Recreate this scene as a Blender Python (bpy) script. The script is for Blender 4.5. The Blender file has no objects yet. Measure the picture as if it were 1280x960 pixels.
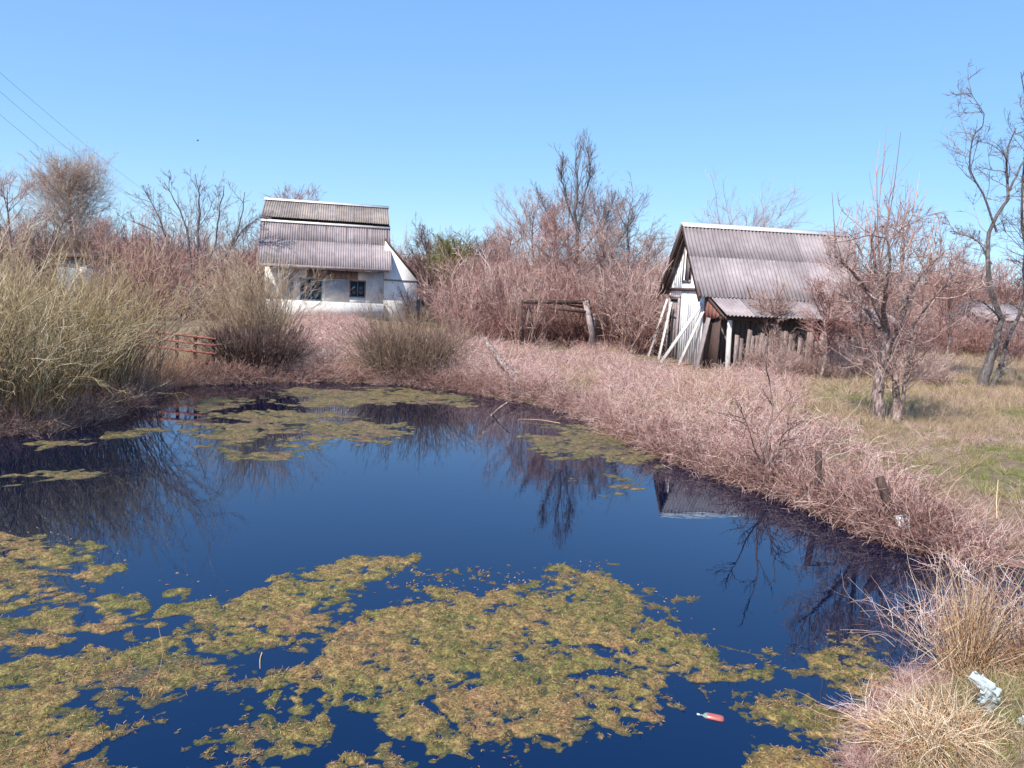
import bpy, math, random
import numpy as np
from mathutils import Vector, Matrix

R = math.radians
scene = bpy.context.scene
COL = scene.collection
random.seed(7)

# ------------------------------------------------------------------ camera, sky, sun
CAM_H, F, PITCH, ROLL = 2.6, 950.0, R(7.2), R(2.8)
fw = np.array([0, math.cos(PITCH), -math.sin(PITCH)])
u0 = np.array([0, math.sin(PITCH), math.cos(PITCH)])
r0 = np.array([1.0, 0, 0])
rt = r0*math.cos(ROLL) + u0*math.sin(ROLL)
up_ = -r0*math.sin(ROLL) + u0*math.cos(ROLL)
cam = bpy.data.cameras.new('camera')
cam_o = bpy.data.objects.new('camera', cam)
COL.objects.link(cam_o)
cam.sensor_width = 36.0
cam.lens = 36.0*F/1280.0
cam.clip_start, cam.clip_end = 0.05, 3000
m = Matrix(((rt[0], up_[0], -fw[0], 0), (rt[1], up_[1], -fw[1], 0), (rt[2], up_[2], -fw[2], CAM_H), (0, 0, 0, 1)))
cam_o.matrix_world = m
scene.camera = cam_o

SUN_AZ, SUN_EL = R(-142), R(47)          # azimuth clockwise from +Y
world = bpy.data.worlds.new('World')
scene.world = world
world.use_nodes = True
nt = world.node_tree
nt.nodes.clear()
wo = nt.nodes.new('ShaderNodeOutputWorld')
bg = nt.nodes.new('ShaderNodeBackground')
sky = nt.nodes.new('ShaderNodeTexSky')
sky.sky_type = 'NISHITA'
sky.sun_disc = False
sky.sun_elevation = SUN_EL
sky.sun_rotation = SUN_AZ
sky.altitude = 150
sky.air_density = 1.0
sky.dust_density = 0.0
sky.ozone_density = 2.5
WB = (1.50, 2.05, 2.70, 1)      # camera white balance of the clear sky
hs = nt.nodes.new('ShaderNodeHueSaturation')
hs.inputs['Saturation'].default_value = 1.5
wb = nt.nodes.new('ShaderNodeMix'); wb.data_type = 'RGBA'; wb.blend_type = 'MULTIPLY'; wb.inputs['Factor'].default_value = 1
wb.inputs['B'].default_value = WB      # camera white balance of the clear sky
bg.inputs['Strength'].default_value = 0.13
gm = nt.nodes.new('ShaderNodeGamma'); gm.inputs['Gamma'].default_value = 0.42       # gentler zenith-to-horizon fall-off, as the camera rendered it
nt.links.new(sky.outputs[0], gm.inputs['Color']); nt.links.new(gm.outputs[0], hs.inputs['Color'])
nt.links.new(hs.outputs[0], wb.inputs['A']); nt.links.new(wb.outputs['Result'], bg.inputs['Color'])
nt.links.new(bg.outputs[0], wo.inputs[0])

sun = bpy.data.lights.new('sun', 'SUN')
sun.energy = 4.7
sun.angle = R(0.5)
sun.color = (1.0, 0.93, 0.82)
sun_o = bpy.data.objects.new('sun', sun)
COL.objects.link(sun_o)
sd = Vector((math.sin(SUN_AZ)*math.cos(SUN_EL), math.cos(SUN_AZ)*math.cos(SUN_EL), math.sin(SUN_EL)))
sun_o.rotation_euler = sd.to_track_quat('Z', 'Y').to_euler()
sun_o.location = (0, 0, 30)

scene.view_settings.view_transform = 'Standard'
scene.view_settings.look = 'None'
scene.view_settings.exposure = 0.6
scene.view_settings.gamma = 1.0
scene.render.engine = 'CYCLES'
scene.cycles.max_bounces = 6
scene.cycles.transparent_max_bounces = 8

# ------------------------------------------------------------------ layout helpers (metres; water level is z = 0)
CAMP = np.array([0, 0, CAM_H])
def ray(px, py):
    d = rt*((px-640)/F) - up_*((py-480)/F) + fw
    return d
def atz(px, py, z=0.0):
    d = ray(px, py)
    return CAMP + d*((z-CAM_H)/d[2])
def aty(px, py, Y):
    d = ray(px, py)
    return CAMP + d*(Y/d[1])

def sdf(P, poly):
    """signed distance of points P (N,2) to polygon, positive outside"""
    P = np.asarray(P, float)
    poly = np.asarray(poly, float)
    out = np.full(len(P), 1e9)
    inside = np.zeros(len(P), bool)
    n = len(poly)
    for i in range(n):
        a, b = poly[i], poly[(i+1) % n]
        e = b-a
        w = P-a
        t = np.clip((w@e)/max(e@e, 1e-12), 0, 1)
        d = w-np.outer(t, e)
        out = np.minimum(out, np.einsum('ij,ij->i', d, d))
        c1 = (a[1] > P[:, 1]) != (b[1] > P[:, 1])
        xx = (b[0]-a[0])*(P[:, 1]-a[1])/((b[1]-a[1]) if abs(b[1]-a[1]) > 1e-12 else 1e-12)+a[0]
        inside ^= c1 & (P[:, 0] < xx)
    out = np.sqrt(out)
    return np.where(inside, -out, out)

def _h(i, j, s):
    n = (i.astype(np.int64)*374761393 + j.astype(np.int64)*668265263 + s*1442695041) & 0x7fffffff
    n = ((n ^ (n >> 13))*1274126177) & 0x7fffffff
    n = (n ^ (n >> 16)) & 0xffff
    return n/65535.0
def vnoise(x, y, s=0):
    i, j = np.floor(x), np.floor(y)
    u, v = x-i, y-j
    u = u*u*(3-2*u); v = v*v*(3-2*v)
    i = i.astype(np.int64); j = j.astype(np.int64)
    return (_h(i, j, s)*(1-u)+_h(i+1, j, s)*u)*(1-v)+(_h(i, j+1, s)*(1-u)+_h(i+1, j+1, s)*u)*v
def fbm(x, y, s=0, o=4, g=0.5):
    a, t, n = 1.0, 0.0, 0.0
    for k in range(o):
        t = t+a*(vnoise(x*2**k+17*k, y*2**k-9*k, s+k)*2-1); n += a; a *= g
    return t/n

POND = [tuple(atz(*p)[:2]) for p in [
    (-420, 640), (-200, 560), (-60, 545), (40, 541), (110, 528), (165, 508), (200, 484), (270, 479), (370, 477), (450, 478), (520, 482), (580, 489),
    (640, 500), (700, 512), (760, 535), (800, 556), (860, 582), (930, 606), (1000, 630), (1060, 652), (1110, 676),
    (1160, 690), (1230, 700), (1330, 720), (1460, 770), (1440, 830), (1330, 828), (1240, 838), (1160, 850), (1110, 880), (1092, 930), (1085, 990)]]
POND += [(1.3, 3.1), (0.2, 2.6), (-3.5, 2.8), (-9, 4.5)]

def gz(x, y):
    x = np.atleast_1d(np.asarray(x, float)); y = np.atleast_1d(np.asarray(y, float))
    s = sdf(np.stack([x, y], 1), POND)
    s = s + 0.18*fbm(x*1.1, y*1.1, 5, 3)
    z = np.where(s < 0, np.maximum(-0.6, s*0.7), 0.36*(1-np.exp(-np.maximum(s, 0)/0.55)))
    amp = np.clip(s, 0, 3)/3
    z = z + amp*(0.07*fbm(x*0.5, y*0.5, 11, 3)+0.10*fbm(x*0.12, y*0.12, 12, 2)) + 0.03*np.clip(s, 0, 1)*fbm(x*3, y*3, 21, 2)
    return z
def atg(px, py):
    z = 0.35
    for _ in range(8):
        p = atz(px, py, z)
        z = 0.5*z+0.5*float(gz(p[0], p[1])[0])
    p[2] = float(gz(p[0], p[1])[0])
    return p

# ------------------------------------------------------------------ materials
MATS = {}
def newmat(name):
    mt = bpy.data.materials.new(name)
    mt.use_nodes = True
    b = mt.node_tree.nodes['Principled BSDF']
    return mt, mt.node_tree, b
def N(nt, typ, **kw):
    n = nt.nodes.new(typ)
    for k, v in kw.items():
        if k in n.inputs.keys() if isinstance(k, str) else False:
            n.inputs[k].default_value = v
        else:
            setattr(n, k, v)
    return n
def ramp(nt, stops):
    r = nt.nodes.new('ShaderNodeValToRGB')
    e = r.color_ramp.elements
    while len(e) < len(stops): e.new(0.5)
    for el, (p, c) in zip(e, stops):
        el.position = p; el.color = (*c, 1)
    return r
def twig_mat(name, stops, rough=0.7, spec=0.25):
    """stem colour: varies stem by stem (tint attribute) and plant by plant (object random)"""
    mt, nt, b = newmat(name)
    at = nt.nodes.new('ShaderNodeAttribute'); at.attribute_name = 'tint'
    oi = nt.nodes.new('ShaderNodeObjectInfo')
    ma = nt.nodes.new('ShaderNodeMath'); ma.operation = 'MULTIPLY_ADD'
    nt.links.new(oi.outputs['Random'], ma.inputs[0]); ma.inputs[1].default_value = 0.3
    sb = nt.nodes.new('ShaderNodeMath'); sb.operation = 'SUBTRACT'; sb.inputs[1].default_value = 0.15
    nt.links.new(at.outputs['Fac'], sb.inputs[0])
    nt.links.new(sb.outputs[0], ma.inputs[2])
    r = ramp(nt, stops)
    nt.links.new(ma.outputs[0], r.inputs[0])
    ns = nt.nodes.new('ShaderNodeTexNoise'); ns.inputs['Scale'].default_value = 40
    tc = nt.nodes.new('ShaderNodeTexCoord'); nt.links.new(tc.outputs['Object'], ns.inputs['Vector'])
    mx = nt.nodes.new('ShaderNodeMix'); mx.data_type = 'RGBA'; mx.blend_type = 'MULTIPLY'
    mx.inputs['Factor'].default_value = 0.55
    rr = ramp(nt, [(0.3, (0.55, 0.55, 0.55)), (0.7, (1.15, 1.15, 1.15))])
    nt.links.new(ns.outputs['Fac'], rr.inputs[0])
    nt.links.new(r.outputs[0], mx.inputs['A']); nt.links.new(rr.outputs[0], mx.inputs['B'])
    nt.links.new(mx.outputs['Result'], b.inputs['Base Color'])
    b.inputs['Roughness'].default_value = rough
    b.inputs['Specular IOR Level'].default_value = spec
    return mt
def surf_mat(name, stops, scale=6, rough=0.8, bump=0.3, bscale=None, stretch=(1, 1, 1), detail=6, spec=0.3, dist=0.02, tint=None):
    mt, nt, b = newmat(name)
    tc = nt.nodes.new('ShaderNodeTexCoord')
    mp = nt.nodes.new('ShaderNodeMapping'); mp.inputs['Scale'].default_value = stretch
    nt.links.new(tc.outputs['Object'], mp.inputs['Vector'])
    oi = nt.nodes.new('ShaderNodeObjectInfo')
    ad = nt.nodes.new('ShaderNodeVectorMath'); ad.operation = 'MULTIPLY_ADD'
    ad.inputs[1].default_value = (31, 17, 23)
    nt.links.new(oi.outputs['Random'], ad.inputs[0]); nt.links.new(mp.outputs[0], ad.inputs[2])
    ns = nt.nodes.new('ShaderNodeTexNoise'); ns.inputs['Scale'].default_value = scale
    ns.inputs['Detail'].default_value = detail; ns.inputs['Roughness'].default_value = 0.65
    nt.links.new(ad.outputs[0], ns.inputs['Vector'])
    r = ramp(nt, stops)
    nt.links.new(ns.outputs['Fac'], r.inputs[0])
    last = r.outputs[0]
    if tint:
        mr = ramp(nt, [(0, (1-tint,)*3), (1, (1+tint*0.5,)*3)])
        nt.links.new(oi.outputs['Random'], mr.inputs[0])
        mx = nt.nodes.new('ShaderNodeMix'); mx.data_type = 'RGBA'; mx.blend_type = 'MULTIPLY'; mx.inputs['Factor'].default_value = 1
        nt.links.new(last, mx.inputs['A']); nt.links.new(mr.outputs[0], mx.inputs['B'])
        last = mx.outputs['Result']
    nt.links.new(last, b.inputs['Base Color'])
    b.inputs['Roughness'].default_value = rough
    b.inputs['Specular IOR Level'].default_value = spec
    if bump:
        n2 = nt.nodes.new('ShaderNodeTexNoise'); n2.inputs['Scale'].default_value = bscale or scale*3
        n2.inputs['Detail'].default_value = 5
        nt.links.new(ad.outputs[0], n2.inputs['Vector'])
        bp = nt.nodes.new('ShaderNodeBump'); bp.inputs['Strength'].default_value = bump; bp.inputs['Distance'].default_value = dist
        nt.links.new(n2.outputs['Fac'], bp.inputs['Height'])
        nt.links.new(bp.outputs[0], b.inputs['Normal'])
    return mt

M = {}
M['bramble'] = twig_mat('bramble_canes', [(0, (0.15, 0.06, 0.05)), (0.24, (0.44, 0.225, 0.205)), (0.6, (0.74, 0.47, 0.43)), (1, (0.93, 0.80, 0.73))])
M['bramble_dark'] = twig_mat('bramble_canes_dark', [(0, (0.08, 0.035, 0.03)), (0.5, (0.36, 0.19, 0.165)), (1, (0.74, 0.52, 0.45))])
M['willow'] = twig_mat('willow_stems', [(0, (0.16, 0.10, 0.06)), (0.4, (0.40, 0.295, 0.145)), (0.75, (0.60, 0.475, 0.27)), (1, (0.82, 0.69, 0.50))])
M['willow_tan'] = twig_mat('willow_stems_tan', [(0, (0.13, 0.08, 0.055)), (0.4, (0.36, 0.24, 0.155)), (0.75, (0.54, 0.40, 0.27)), (1, (0.70, 0.57, 0.43))])
M['willow_brown'] = twig_mat('willow_stems_brown', [(0, (0.09, 0.055, 0.045)), (0.4, (0.23, 0.145, 0.105)), (0.75, (0.38, 0.27, 0.19)), (1, (0.52, 0.42, 0.32))])
M['twig_dark'] = twig_mat('twigs_dark_brown', [(0, (0.05, 0.03, 0.028)), (0.5, (0.14, 0.085, 0.075)), (1, (0.30, 0.21, 0.19))])
M['twig_red'] = twig_mat('twigs_red_brown', [(0, (0.14, 0.06, 0.055)), (0.5, (0.42, 0.215, 0.19)), (1, (0.70, 0.48, 0.42))])
M['twig_grey'] = twig_mat('twigs_grey', [(0, (0.09, 0.075, 0.08)), (0.5, (0.23, 0.19, 0.20)), (1, (0.46, 0.40, 0.41))])
M['twig_pink'] = twig_mat('twigs_pale_pinkish', [(0, (0.20, 0.105, 0.095)), (0.5, (0.50, 0.33, 0.29)), (1, (0.76, 0.60, 0.54))])
M['twig_pale'] = twig_mat('twigs_pale_tan', [(0, (0.28, 0.19, 0.15)), (0.5, (0.60, 0.46, 0.37)), (1, (0.85, 0.72, 0.62))])
M['straw'] = twig_mat('straw', [(0, (0.24, 0.11, 0.05)), (0.35, (0.50, 0.30, 0.16)), (0.7, (0.76, 0.54, 0.34)), (1, (0.92, 0.79, 0.60))], 0.6)
M['reed'] = twig_mat('reed_stems', [(0, (0.20, 0.09, 0.05)), (0.4, (0.42, 0.24, 0.14)), (0.8, (0.62, 0.42, 0.26)), (1, (0.76, 0.60, 0.42))], 0.6)
M['grass_dry'] = twig_mat('dry_grass', [(0, (0.19, 0.12, 0.065)), (0.5, (0.43, 0.31, 0.19)), (1, (0.74, 0.58, 0.40))])
M['grass_green'] = twig_mat('spring_grass', [(0, (0.10, 0.14, 0.025)), (0.5, (0.23, 0.28, 0.06)), (1, (0.46, 0.44, 0.17))])
M['bark'] = surf_mat('bark', [(0.36, (0.07, 0.045, 0.042)), (0.5, (0.24, 0.17, 0.155)), (0.66, (0.52, 0.41, 0.38))], 22, bump=0.8, stretch=(1, 1, 0.35), dist=0.03)
M['bark_grey'] = surf_mat('bark_grey', [(0.3, (0.06, 0.05, 0.05)), (0.55, (0.15, 0.13, 0.13)), (0.75, (0.32, 0.29, 0.28))], 14, bump=0.8, stretch=(1, 1, 0.35), dist=0.03)
M['needle'] = twig_mat('evergreen_sprays', [(0, (0.10, 0.09, 0.035)), (0.6, (0.25, 0.23, 0.08)), (1, (0.42, 0.38, 0.18))])
M['wood_grey'] = surf_mat('weathered_wood', [(0.3, (0.16, 0.12, 0.12)), (0.5, (0.34, 0.28, 0.28)), (0.72, (0.52, 0.46, 0.45))], 9, bump=0.4, stretch=(6, 6, 0.6), tint=0.3)
M['wood_brown'] = surf_mat('dull_brown_wood', [(0.3, (0.11, 0.075, 0.07)), (0.5, (0.24, 0.18, 0.17)), (0.72, (0.38, 0.31, 0.30))], 9, bump=0.4, stretch=(6, 6, 0.6), tint=0.3)
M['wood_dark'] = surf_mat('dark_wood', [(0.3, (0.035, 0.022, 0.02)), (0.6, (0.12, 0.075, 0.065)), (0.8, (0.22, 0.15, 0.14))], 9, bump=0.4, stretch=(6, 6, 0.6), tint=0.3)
M['whitewash'] = surf_mat('worn_whitewash', [(0.28, (0.36, 0.33, 0.33)), (0.42, (0.66, 0.63, 0.62)), (0.6, (0.82, 0.79, 0.78))], 3.5, bump=0.3, stretch=(1, 1, 0.6), bscale=20, tint=0.15)
M['bright_wash'] = surf_mat('fresh_whitewash', [(0.25, (0.60, 0.57, 0.56)), (0.45, (0.80, 0.78, 0.77)), (0.6, (0.86, 0.84, 0.83))], 2.5, bump=0.2, bscale=20, tint=0.08)
M['white_board'] = surf_mat('white_painted_board', [(0.3, (0.42, 0.38, 0.36)), (0.5, (0.74, 0.70, 0.68)), (0.7, (0.84, 0.81, 0.78))], 7, bump=0.2, stretch=(5, 5, 0.5), tint=0.2)
M['asbestos'] = surf_mat('corrugated_sheet', [(0.25, (0.22, 0.18, 0.19)), (0.5, (0.31, 0.262, 0.272)), (0.75, (0.40, 0.345, 0.355))], 2.2, bump=0.25, bscale=60, detail=9, tint=0.26)
M['asbestos_old'] = surf_mat('old_corrugated_sheet', [(0.25, (0.19, 0.15, 0.13)), (0.5, (0.29, 0.245, 0.235)), (0.68, (0.36, 0.31, 0.23)), (0.8, (0.44, 0.39, 0.38))], 2.0, bump=0.25, bscale=60, detail=9, tint=0.25)
M['flashing'] = surf_mat('pale_metal_flashing', [(0.3, (0.60, 0.58, 0.58)), (0.7, (0.82, 0.80, 0.80))], 3, rough=0.5, bump=0.1)
M['render_wall'] = surf_mat('grey_plaster', [(0.3, (0.40, 0.38, 0.38)), (0.6, (0.58, 0.56, 0.55))], 2.5, bump=0.2, bscale=40)
M['blue_wall'] = surf_mat('blue_grey_boards', [(0.3, (0.14, 0.17, 0.20)), (0.6, (0.24, 0.30, 0.36))], 5, bump=0.2)
M['brown_board'] = surf_mat('brown_boards', [(0.3, (0.14, 0.09, 0.08)), (0.6, (0.27, 0.19, 0.16))], 6, bump=0.2, stretch=(1, 1, .3))
M['red_rail'] = surf_mat('faded_red_paint', [(0.3, (0.20, 0.07, 0.055)), (0.6, (0.42, 0.15, 0.12)), (0.8, (0.52, 0.28, 0.22))], 14, bump=0.3)
M['red_brown'] = surf_mat('red_brown_boards', [(0.3, (0.13, 0.05, 0.04)), (0.7, (0.30, 0.13, 0.10))], 14, bump=0.3)
M['stone'] = surf_mat('pale_stone', [(0.3, (0.4, 0.37, 0.35)), (0.7, (0.72, 0.69, 0.66))], 20, bump=0.4)
M['wire'] = surf_mat('cable', [(0.3, (0.26, 0.30, 0.36)), (0.7, (0.34, 0.38, 0.44))], 2, bump=0)
M['frame_blue'] = surf_mat('blue_paint', [(0.3, (0.05, 0.16, 0.24)), (0.7, (0.12, 0.29, 0.38))], 10, bump=0.1)
mt, nt_, b = newmat('window_glass')
b.inputs['Base Color'].default_value = (0.02, 0.05, 0.08, 1); b.inputs['Roughness'].default_value = 0.08
M['glass'] = mt
mt, nt_, b = newmat('dark_interior')
b.inputs['Base Color'].default_value = (0.02, 0.015, 0.015, 1); b.inputs['Roughness'].default_value = 1
M['dark'] = mt
mt, nt_, b = newmat('plastic_film')
b.inputs['Base Color'].default_value = (0.50, 0.52, 0.53, 1); b.inputs['Roughness'].default_value = 0.35
b.inputs['Subsurface Weight'].default_value = 0.2
M['film'] = mt
mt, nt_, b = newmat('red_plastic')
b.inputs['Base Color'].default_value = (0.36, 0.10, 0.085, 1); b.inputs['Roughness'].default_value = 0.3
M['red_plastic'] = mt
mt, nt_, b = newmat('clear_green_plastic')
b.inputs['Base Color'].default_value = (0.35, 0.45, 0.40, 1); b.inputs['Roughness'].default_value = 0.15
b.inputs['Transmission Weight'].default_value = 0.4
M['green_plastic'] = mt

# water
mt, nt_, b = newmat('pond_water')
b.inputs['Base Color'].default_value = (0.0002, 0.003, 0.018, 1)
b.inputs['Roughness'].default_value = 0.0
b.inputs['IOR'].default_value = 1.95
b.inputs['Specular Tint'].default_value = (0.16, 0.55, 1.0, 1)
tc = nt_.nodes.new('ShaderNodeTexCoord')
n1 = nt_.nodes.new('ShaderNodeTexNoise'); n1.inputs['Scale'].default_value = 5.0; n1.inputs['Detail'].default_value = 3
n2 = nt_.nodes.new('ShaderNodeTexNoise'); n2.inputs['Scale'].default_value = 0.9; n2.inputs['Detail'].default_value = 2
mp = nt_.nodes.new('ShaderNodeMapping'); mp.inputs['Scale'].default_value = (0.6, 1.5, 1)
nt_.links.new(tc.outputs['Object'], mp.inputs[0])
nt_.links.new(mp.outputs[0], n1.inputs['Vector']); nt_.links.new(mp.outputs[0], n2.inputs['Vector'])
mu = nt_.nodes.new('ShaderNodeMath'); mu.operation = 'MULTIPLY'
nt_.links.new(n1.outputs['Fac'], mu.inputs[0]); nt_.links.new(n2.outputs['Fac'], mu.inputs[1])
bp = nt_.nodes.new('ShaderNodeBump'); bp.inputs['Strength'].default_value = 0.12; bp.inputs['Distance'].default_value = 0.008
nt_.links.new(mu.outputs[0], bp.inputs['Height']); nt_.links.new(bp.outputs[0], b.inputs['Normal'])
M['water'] = mt

# ground
mt, nt_, b = newmat('ground_earth_grass')
tc = nt_.nodes.new('ShaderNodeTexCoord')
def noise_on(s, d=6, r_=0.6):
    n = nt_.nodes.new('ShaderNodeTexNoise'); n.inputs['Scale'].default_value = s; n.inputs['Detail'].default_value = d
    n.inputs['Roughness'].default_value = r_
    nt_.links.new(tc.outputs['Object'], n.inputs['Vector']); return n
na, nb, nc = noise_on(0.45), noise_on(9, 8, .7), noise_on(60, 4)
ra = ramp(nt_, [(0.35, (0.27, 0.17, 0.14)), (0.52, (0.23, 0.165, 0.11)), (0.64, (0.15, 0.14, 0.06))])
rb = ramp(nt_, [(0.3, (0.45, 0.42, 0.42)), (0.55, (1, 1, 1)), (0.75, (1.5, 1.4, 1.3))])
nt_.links.new(na.outputs['Fac'], ra.inputs[0]); nt_.links.new(nb.outputs['Fac'], rb.inputs[0])
mx = nt_.nodes.new('ShaderNodeMix'); mx.data_type = 'RGBA'; mx.blend_type = 'MULTIPLY'; mx.inputs['Factor'].default_value = 1
nt_.links.new(ra.outputs[0], mx.inputs['A']); nt_.links.new(rb.outputs[0], mx.inputs['B'])
nt_.links.new(mx.outputs['Result'], b.inputs['Base Color'])
b.inputs['Roughness'].default_value = 0.95
bp = nt_.nodes.new('ShaderNodeBump'); bp.inputs['Strength'].default_value = 0.7; bp.inputs['Distance'].default_value = 0.04
ad = nt_.nodes.new('ShaderNodeMath'); nt_.links.new(nb.outputs['Fac'], ad.inputs[0]); nt_.links.new(nc.outputs['Fac'], ad.inputs[1])
nt_.links.new(ad.outputs[0], bp.inputs['Height']); nt_.links.new(bp.outputs[0], b.inputs['Normal'])
M['ground'] = mt

# algae mat
mt, nt_, b = newmat('algae_mat')
tc = nt_.nodes.new('ShaderNodeTexCoord')
na, nb, nc = noise_on(1.1, 9, .78), noise_on(16, 8, .8), noise_on(55, 5, .75)
ra = ramp(nt_, [(0.34, (0.055, 0.075, 0.028)), (0.43, (0.16, 0.155, 0.045)), (0.52, (0.27, 0.20, 0.075)), (0.60, (0.31, 0.185, 0.09)), (0.70, (0.20, 0.115, 0.08))])
rb = ramp(nt_, [(0.34, (0.22, 0.24, 0.26)), (0.46, (0.80, 0.80, 0.78)), (0.56, (1.25, 1.2, 1.1)), (0.67, (2.3, 2.2, 2.2))])
nt_.links.new(na.outputs['Fac'], ra.inputs[0]); nt_.links.new(nb.outputs['Fac'], rb.inputs[0])
mx = nt_.nodes.new('ShaderNodeMix'); mx.data_type = 'RGBA'; mx.blend_type = 'MULTIPLY'; mx.inputs['Factor'].default_value = 1
nt_.links.new(ra.outputs[0], mx.inputs['A']); nt_.links.new(rb.outputs[0], mx.inputs['B'])
rc = ramp(nt_, [(0.38, (0.3, 0.3, 0.3)), (0.62, (1.5, 1.5, 1.5))]); nt_.links.new(nc.outputs['Fac'], rc.inputs[0])
sx = nt_.nodes.new('ShaderNodeSeparateXYZ'); nt_.links.new(tc.outputs['Object'], sx.inputs[0])
wr = nt_.nodes.new('ShaderNodeMapRange'); wr.inputs['From Min'].default_value = -.002; wr.inputs['From Max'].default_value = .008
nt_.links.new(sx.outputs['Z'], wr.inputs['Value'])
wet = nt_.nodes.new('ShaderNodeMix'); wet.data_type = 'RGBA'; wet.inputs['A'].default_value = (.05, .06, .03, 1)      # soaked rim at the waterline
nt_.links.new(wr.outputs[0], wet.inputs['Factor']); nt_.links.new(mx.outputs['Result'], wet.inputs['B']); mx = wet
mx2 = nt_.nodes.new('ShaderNodeMix'); mx2.data_type = 'RGBA'; mx2.blend_type = 'MULTIPLY'; mx2.inputs['Factor'].default_value = 0.8
nt_.links.new(mx.outputs['Result'], mx2.inputs['A']); nt_.links.new(rc.outputs[0], mx2.inputs['B'])
nt_.links.new(mx2.outputs['Result'], b.inputs['Base Color'])
b.inputs['Roughness'].default_value = 0.7
b.inputs['Specular IOR Level'].default_value = 0.35
bp = nt_.nodes.new('ShaderNodeBump'); bp.inputs['Strength'].default_value = 0.9; bp.inputs['Distance'].default_value = 0.02
ad = nt_.nodes.new('ShaderNodeMath'); nt_.links.new(nb.outputs['Fac'], ad.inputs[0]); nt_.links.new(nc.outputs['Fac'], ad.inputs[1])
nt_.links.new(ad.outputs[0], bp.inputs['Height']); nt_.links.new(bp.outputs[0], b.inputs['Normal'])
M['algae'] = mt
mt = M['algae'].copy(); mt.name = 'sunken_algae'
for n_ in mt.node_tree.nodes:
    if n_.type == 'VALTORGB' and abs(n_.color_ramp.elements[1].position-.43) < .01:
        for e_, c_ in zip(n_.color_ramp.elements, ((.085, .085, .03), (.15, .12, .05), (.20, .145, .07), (.17, .10, .07))): e_.color = (*c_, 1)
M['algae_brown'] = mt
mt = M['algae'].copy(); mt.name = 'wet_loose_weed'
for n_ in mt.node_tree.nodes:
    if n_.type == 'VALTORGB' and abs(n_.color_ramp.elements[1].position-.43) < .01:
        for e_, c_ in zip(n_.color_ramp.elements, ((.06, .065, .03), (.14, .12, .05), (.21, .16, .085), (.25, .17, .11), (.17, .115, .08))): e_.color = (*c_, 1)
M['algae_wet'] = mt

# ------------------------------------------------------------------ object helpers
def tag(o, label=None, cat=None, group=None, kind=None):
    if label: o['label'] = label
    if cat: o['category'] = cat
    if group: o['group'] = group
    if kind: o['kind'] = kind
    return o
def link(o, parent=None):
    COL.objects.link(o)
    if parent is not None: o.parent = parent
    return o
def empty(name, loc, rz=0.0, label=None, cat=None, group=None):
    o = bpy.data.objects.new(name, None)
    o.empty_display_size = 0.3
    o.location = loc; o.rotation_euler = (0, 0, rz)
    link(o)
    return tag(o, label, cat, group)
def mesh_np(name, V, Q, mats, smooth=False, tint=None, midx=None):
    me = bpy.data.meshes.new(name)
    V = np.asarray(V, np.float32); Q = np.asarray(Q, np.int32)
    k = Q.shape[1]
    me.vertices.add(len(V)); me.vertices.foreach_set('co', V.ravel())
    me.loops.add(Q.size); me.loops.foreach_set('vertex_index', Q.ravel())
    me.polygons.add(len(Q))
    me.polygons.foreach_set('loop_start', np.arange(0, Q.size, k, dtype=np.int32))
    me.polygons.foreach_set('loop_total', np.full(len(Q), k, np.int32))
    if smooth: me.polygons.foreach_set('use_smooth', np.ones(len(Q), bool))
    if midx is not None: me.polygons.foreach_set('material_index', np.asarray(midx, np.int32))
    me.update(calc_edges=True)
    if tint is not None:
        a = me.attributes.new('tint', 'FLOAT', 'POINT'); a.data.foreach_set('value', np.asarray(tint, np.float32))
    for mm in (mats if isinstance(mats, (list, tuple)) else [mats]): me.materials.append(mm)
    return me

def norm(v): return v/np.maximum(np.linalg.norm(v, axis=-1, keepdims=True), 1e-9)
class Tubes:
    """collects tapered three- to eight-sided stems as one mesh"""
    def __init__(s): s.V = []; s.Q = []; s.T = []; s.n = 0
    def add(s, pts, rad, sides=3, tint=None, rng=None):
        Nn, K, _ = pts.shape
        if Nn == 0: return
        t = np.empty_like(pts)
        t[:, 1:-1] = pts[:, 2:]-pts[:, :-2]; t[:, 0] = pts[:, 1]-pts[:, 0]; t[:, -1] = pts[:, -1]-pts[:, -2]
        t = norm(t)
        ref = np.where(np.abs(t[:, :1, 2:3]) > 0.8, np.array([[[1.0, 0, 0]]]), np.array([[[0, 0, 1.0]]]))
        a = norm(np.cross(t, np.broadcast_to(ref, t.shape))); bb = np.cross(t, a)
        ang = np.arange(sides)*2*np.pi/sides
        rad = np.broadcast_to(rad, (Nn, K))
        ring = pts[:, :, None, :] + rad[:, :, None, None]*(np.cos(ang)[None, None, :, None]*a[:, :, None, :]+np.sin(ang)[None, None, :, None]*bb[:, :, None, :])
        s.V.append(ring.reshape(-1, 3))
        base = (np.arange(Nn)*K*sides)[:, None, None]+(np.arange(K-1)*sides)[None, :, None]
        i = np.arange(sides)[None, None, :]; j = (i+1) % sides
        q = np.stack([base+i, base+j, base+sides+j, base+sides+i], -1).reshape(-1, 4)+s.n
        s.Q.append(q)
        if tint is None: tint = (rng or np.random.default_rng(len(s.V))).random(Nn)
        s.T.append(np.repeat(tint, K*sides))
        s.n += Nn*K*sides
    def mesh(s, name, mat, smooth=True):
        return mesh_np(name, np.concatenate(s.V), np.concatenate(s.Q), mat, smooth, np.concatenate(s.T))
    def build(s, name, mat, parent=None, loc=None):
        o = bpy.data.objects.new(name, s.mesh(name, mat))
        if loc is not None: o.location = loc
        return link(o, parent)

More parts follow.
